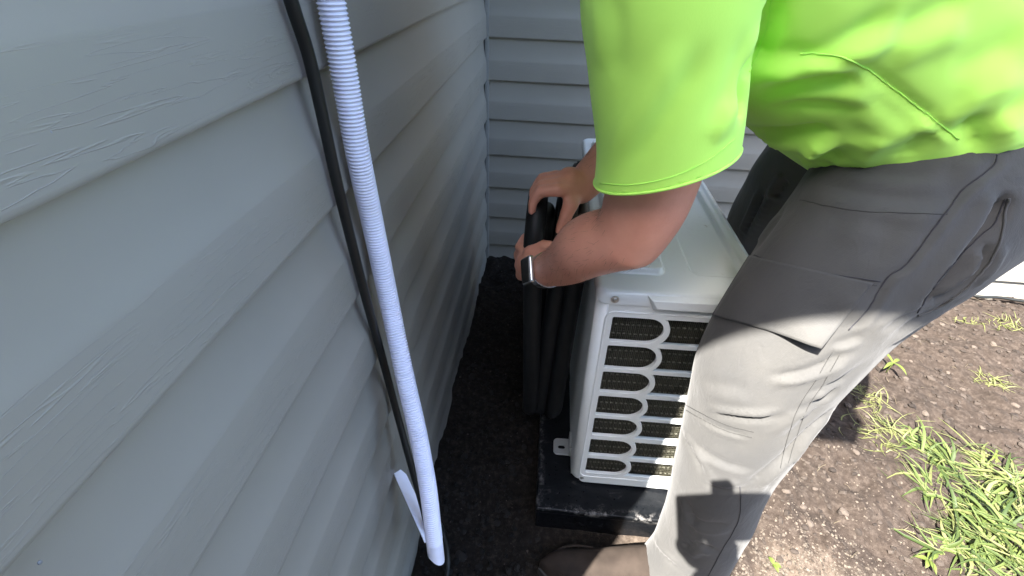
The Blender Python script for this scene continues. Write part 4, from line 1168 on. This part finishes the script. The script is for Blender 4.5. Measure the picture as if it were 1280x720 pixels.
F_([(1110, 45), (1160, 20), (1220, -10)], -0.006, 0.012, 1, 0.005); F_([(1180, 100), (1230, 70), (1285, 45)], -0.004, 0.014, 1, 0.004); F_([(960, 140), (1000, 132), (1050, 134), (1090, 142)], -0.006, 0.008, -1, 0.004)
F_([(1080, 90), (1120, 130), (1160, 155)], -0.004, 0.010, 1, 0.004)
F_([(1195, 172), (1230, 150), (1285, 130)], -0.004, 0.012, -1, 0.004)
F_([(885, 40), (862, 95), (828, 148), (795, 195), (772, 232)], -0.0045, 0.010, 1, 0.004); F_([(935, 30), (922, 80), (905, 125), (880, 165)], -0.003, 0.010, -1, 0.003); F_([(770, -10), (772, 50), (768, 105)], -0.0025, 0.010, 1, 0.002)
F_([(915, 120), (905, 150), (890, 180)], 0.004, 0.010)
F_([(1000, 68), (1060, 74), (1090, 90), (1130, 120), (1165, 147), (1198, 174)], -0.003, 0.004, 1, 0.002, 0.05)
set_v(sh_me, V + Nn * disp[:, None])
# sleeve ends and hem
ax_ = A([0.10, 0.03, -1.0]); ax_ /= np.linalg.norm(ax_)
cutp = at(742, 247, y=0.43); cutq = at(930, 181, y=0.46)
cn = np.cross(cutq - cutp, A([0.0, 1.0, -0.10])); cn /= np.linalg.norm(cn)
if cn[2] > 0: cn = -cn
cut(sh_me, cutp, cn, A([0.118, 0.472, 0.80]), 0.135)
cut(sh_me, ER + A([0, 0, -0.005]), (0.2, 0.1, -1), ER + A([0, 0, -0.05]), 0.12)
cut(sh_me, (0.60, 0.7, 0.92), (0.92, 0, -0.39), (0.80, 0.72, 0.85), 0.34)
sh_me.materials.clear()
shirt = link('shirt', sh_me, M_SHIRT, person, True)
sm = shirt.modifiers.new('cloth', 'SOLIDIFY'); sm.thickness = 0.0016; sm.offset = -1
bv = bvh_of(sh_me)
seam([(1000, 68), (1030, 67), (1060, 74), (1090, 90), (1130, 120), (1165, 147), (1198, 174)], 0.0007, M_SHIRTSEAM, shirt, bv, 0.0006, 0.0005)
seam([(964, 0), (959, 30), (946, 68), (936, 90)], 0.0005, M_SHIRTSEAM, shirt, bv, 0.0004, 0.0003)

def hem_rolls(me, r, parent, m_, name='hem'):
    bm = bmesh.new(); bm.from_mesh(me); bm.verts.ensure_lookup_table()
    be = [e for e in bm.edges if e.is_boundary]; adj = {}
    for e in be:
        a_, b_ = e.verts[0].index, e.verts[1].index
        adj.setdefault(a_, []).append(b_); adj.setdefault(b_, []).append(a_)
    seen = set()
    for st_ in list(adj):
        if st_ in seen: continue
        loop_ = [st_]; seen.add(st_); cur = st_
        while True:
            nx_ = [q for q in adj[cur] if q not in seen]
            if not nx_: break
            cur = nx_[0]; seen.add(cur); loop_.append(cur)
        if len(loop_) < 20: continue
        P_ = A([bm.verts[q].co[:] for q in loop_]); n_ = len(P_)
        k_ = np.arange(n_)
        for _ in range(4): P_ = 0.5 * P_ + 0.25 * (P_[(k_ - 1) % n_] + P_[(k_ + 1) % n_])
        P_ = np.vstack([P_, P_[:2]])
        MB().tube(P_, r, 6, False).build(name, m_, parent, True)
    bm.free()
hem_rolls(sh_me, 0.0016, shirt, M_SHIRT); hem_rolls(tr_me, 0.0018, trousers, M_TROUSER)
seam([(750, 229), (790, 231), (840, 221), (885, 200), (918, 174)], 0.0005, M_SHIRTSEAM, shirt, bv, 0.0003, 0.0)

# ---- shoes
def shoe(toe, heel, y, parent):
    prof = []
    Lh = heel - toe
    m = MB(); V = []; F = []; n = 16; seg = 20
    for i in range(n + 1):
        u = i / n
        x = toe + Lh * u
        w = 0.047 * (math.sin(math.pi * min(1, 0.10 + u * 0.55)) ** 0.55) * (0.95 if u < 0.6 else 0.95 - 0.25 * (u - 0.6) / 0.4)
        w *= min(1, math.sqrt(max(0.02, u * 9))) * min(1, math.sqrt(max(0.05, (1 - u) * 10)))
        h = 0.045 + 0.055 * smooth01(u, 0.25, 0.75)
        h *= min(1, 0.55 + u * 4)
        for k in range(seg):
            a_ = 2 * math.pi * k / seg; ca, sa_ = math.cos(a_), math.sin(a_)
            V.append((x, y + w * math.copysign(abs(ca) ** 0.75, ca), 0.012 + (h * abs(sa_) ** 0.8 if sa_ > 0 else -0.004 * abs(sa_))))
    for i in range(n):
        for k in range(seg): F.append((i * seg + k, i * seg + (k + 1) % seg, (i + 1) * seg + (k + 1) % seg, (i + 1) * seg + k))
    F.append(tuple(range(seg))); F.append(tuple(n * seg + k for k in range(seg - 1, -1, -1)))
    so_ = m.add(V, F).build('shoe', M_SUEDE, parent, True)
    sb = MB(); ring = []
    for u in np.linspace(0.0, 1, 20):
        w = 0.047 * (math.sin(math.pi * min(1, 0.10 + u * 0.55)) ** 0.55) * (0.95 if u < 0.6 else 0.95 - 0.25 * (u - 0.6) / 0.4) * min(1, math.sqrt(max(0.02, u * 9))) * min(1, math.sqrt(max(0.05, (1 - u) * 10)))
        ring.append((toe + Lh * u, w + 0.003))
    loop = [(x - 0.003, y - w) for x, w in ring] + [(x + 0.003, y + w) for x, w in ring[::-1]]
    V = [(a_, b_, -0.012) for a_, b_ in loop] + [(a_, b_, 0.016) for a_, b_ in loop]; n = len(loop)
    F = [tuple(range(n - 1, -1, -1)), tuple(range(n, 2 * n))] + [(i, (i + 1) % n, n + (i + 1) % n, n + i) for i in range(n)]
    MB().add(V, F).build('sole', M_SOLE, so_, bevel=0.003)
    # raised seam round the toe cap
    tp = [(toe + 0.11, y - 0.034, 0.046), (toe + 0.065, y - 0.033, 0.046), (toe + 0.036, y - 0.020, 0.045), (toe + 0.027, y, 0.044), (toe + 0.036, y + 0.020, 0.045), (toe + 0.065, y + 0.033, 0.046), (toe + 0.11, y + 0.034, 0.046)]
    MB().tube(catmull(tp, 6), 0.0025, 8).build('toe_seam', M_SUEDE, so_, True)
shoe(0.050, 0.37, 0.432, person)
shoe(0.34, 0.66, 0.945, person)

# ================================================================== PHONE ON AN ADDED TRIPOD, unseen, in place of a hand (the camera that took the picture)
rt, dn, fw = RC[:, 0], RC[:, 1], RC[:, 2]
tri = empty('shadow_tripod', (-0.01, -0.10, 0)); tag(tri, 'unseen black tripod added so that a boxy shadow falls across the lower grey trouser leg', 'tripod')
TO = A([-0.01, -0.10, 0])
pc = CAM - fw * 0.016 - rt * 0.012 + dn * 0.002
ph = MB().add(*obox(pc - fw * 0.0, (rt, dn, fw), (0.076, 0.037, 0.0042)))
pho = ph.build('phone', M_GLASSBLACK, None, bevel=0.0040, bseg=4); tag(pho, 'black phone clamped sideways, casting the flat-topped part of the trouser leg shadow', 'phone')
cl = MB(); cl.add(*obox(pc - fw * 0.004 - dn * 0.045 - TO, (rt, dn, fw), (0.014, 0.010, 0.009))); cl.add(*obox(pc - fw * 0.009 + dn * 0.0 - TO, (rt, dn, fw), (0.010, 0.050, 0.004)))
cl.add(*obox(pc - fw * 0.004 + dn * 0.050 - TO, (rt, dn, fw), (0.022, 0.014, 0.012)))
cl.build('phone_clamp', M_BLACKPL, tri, bevel=0.005, bseg=4)
kn = MB(); kn.chain([pc + dn * 0.052 - rt * 0.050 - fw * 0.02 - TO, pc + dn * 0.040 - rt * 0.068 - fw * 0.02 - TO], [0.026, 0.020], 18, 6); kn.chain([pc + dn * 0.055 - rt * 0.045 - fw * 0.02 - TO, pc + dn * 0.085 - fw * 0.02 - TO], [0.024, 0.022], 18, 6)
kn.build('hand_shadow_lump', M_BLACKPL, tri, True)  # added lumps shaped to cast a shadow like a gripping hand
hd = pc + dn * 0.07 - fw * 0.012 - TO
MB().tube([hd, hd + A([0.0, -0.01, -0.05]), A([0.01, 0.06, 0.90]), A([0.01, 0.06, 0.60])], [0.030, 0.026, 0.018, 0.016], 14).build('column', M_BLACKPL, tri, True)
for k in range(3):
    a_ = rad(200 + 120 * k)
    MB().tube([A([0.01, 0.06, 0.84]), A([0.01 + 0.10 * math.cos(a_), 0.06 + 0.10 * math.sin(a_), 0.45]), A([0.01 + 0.20 * math.cos(a_), 0.06 + 0.20 * math.sin(a_), 0.0])], [0.012, 0.011, 0.009], 10).build('leg', M_BLACKPL, tri, True)
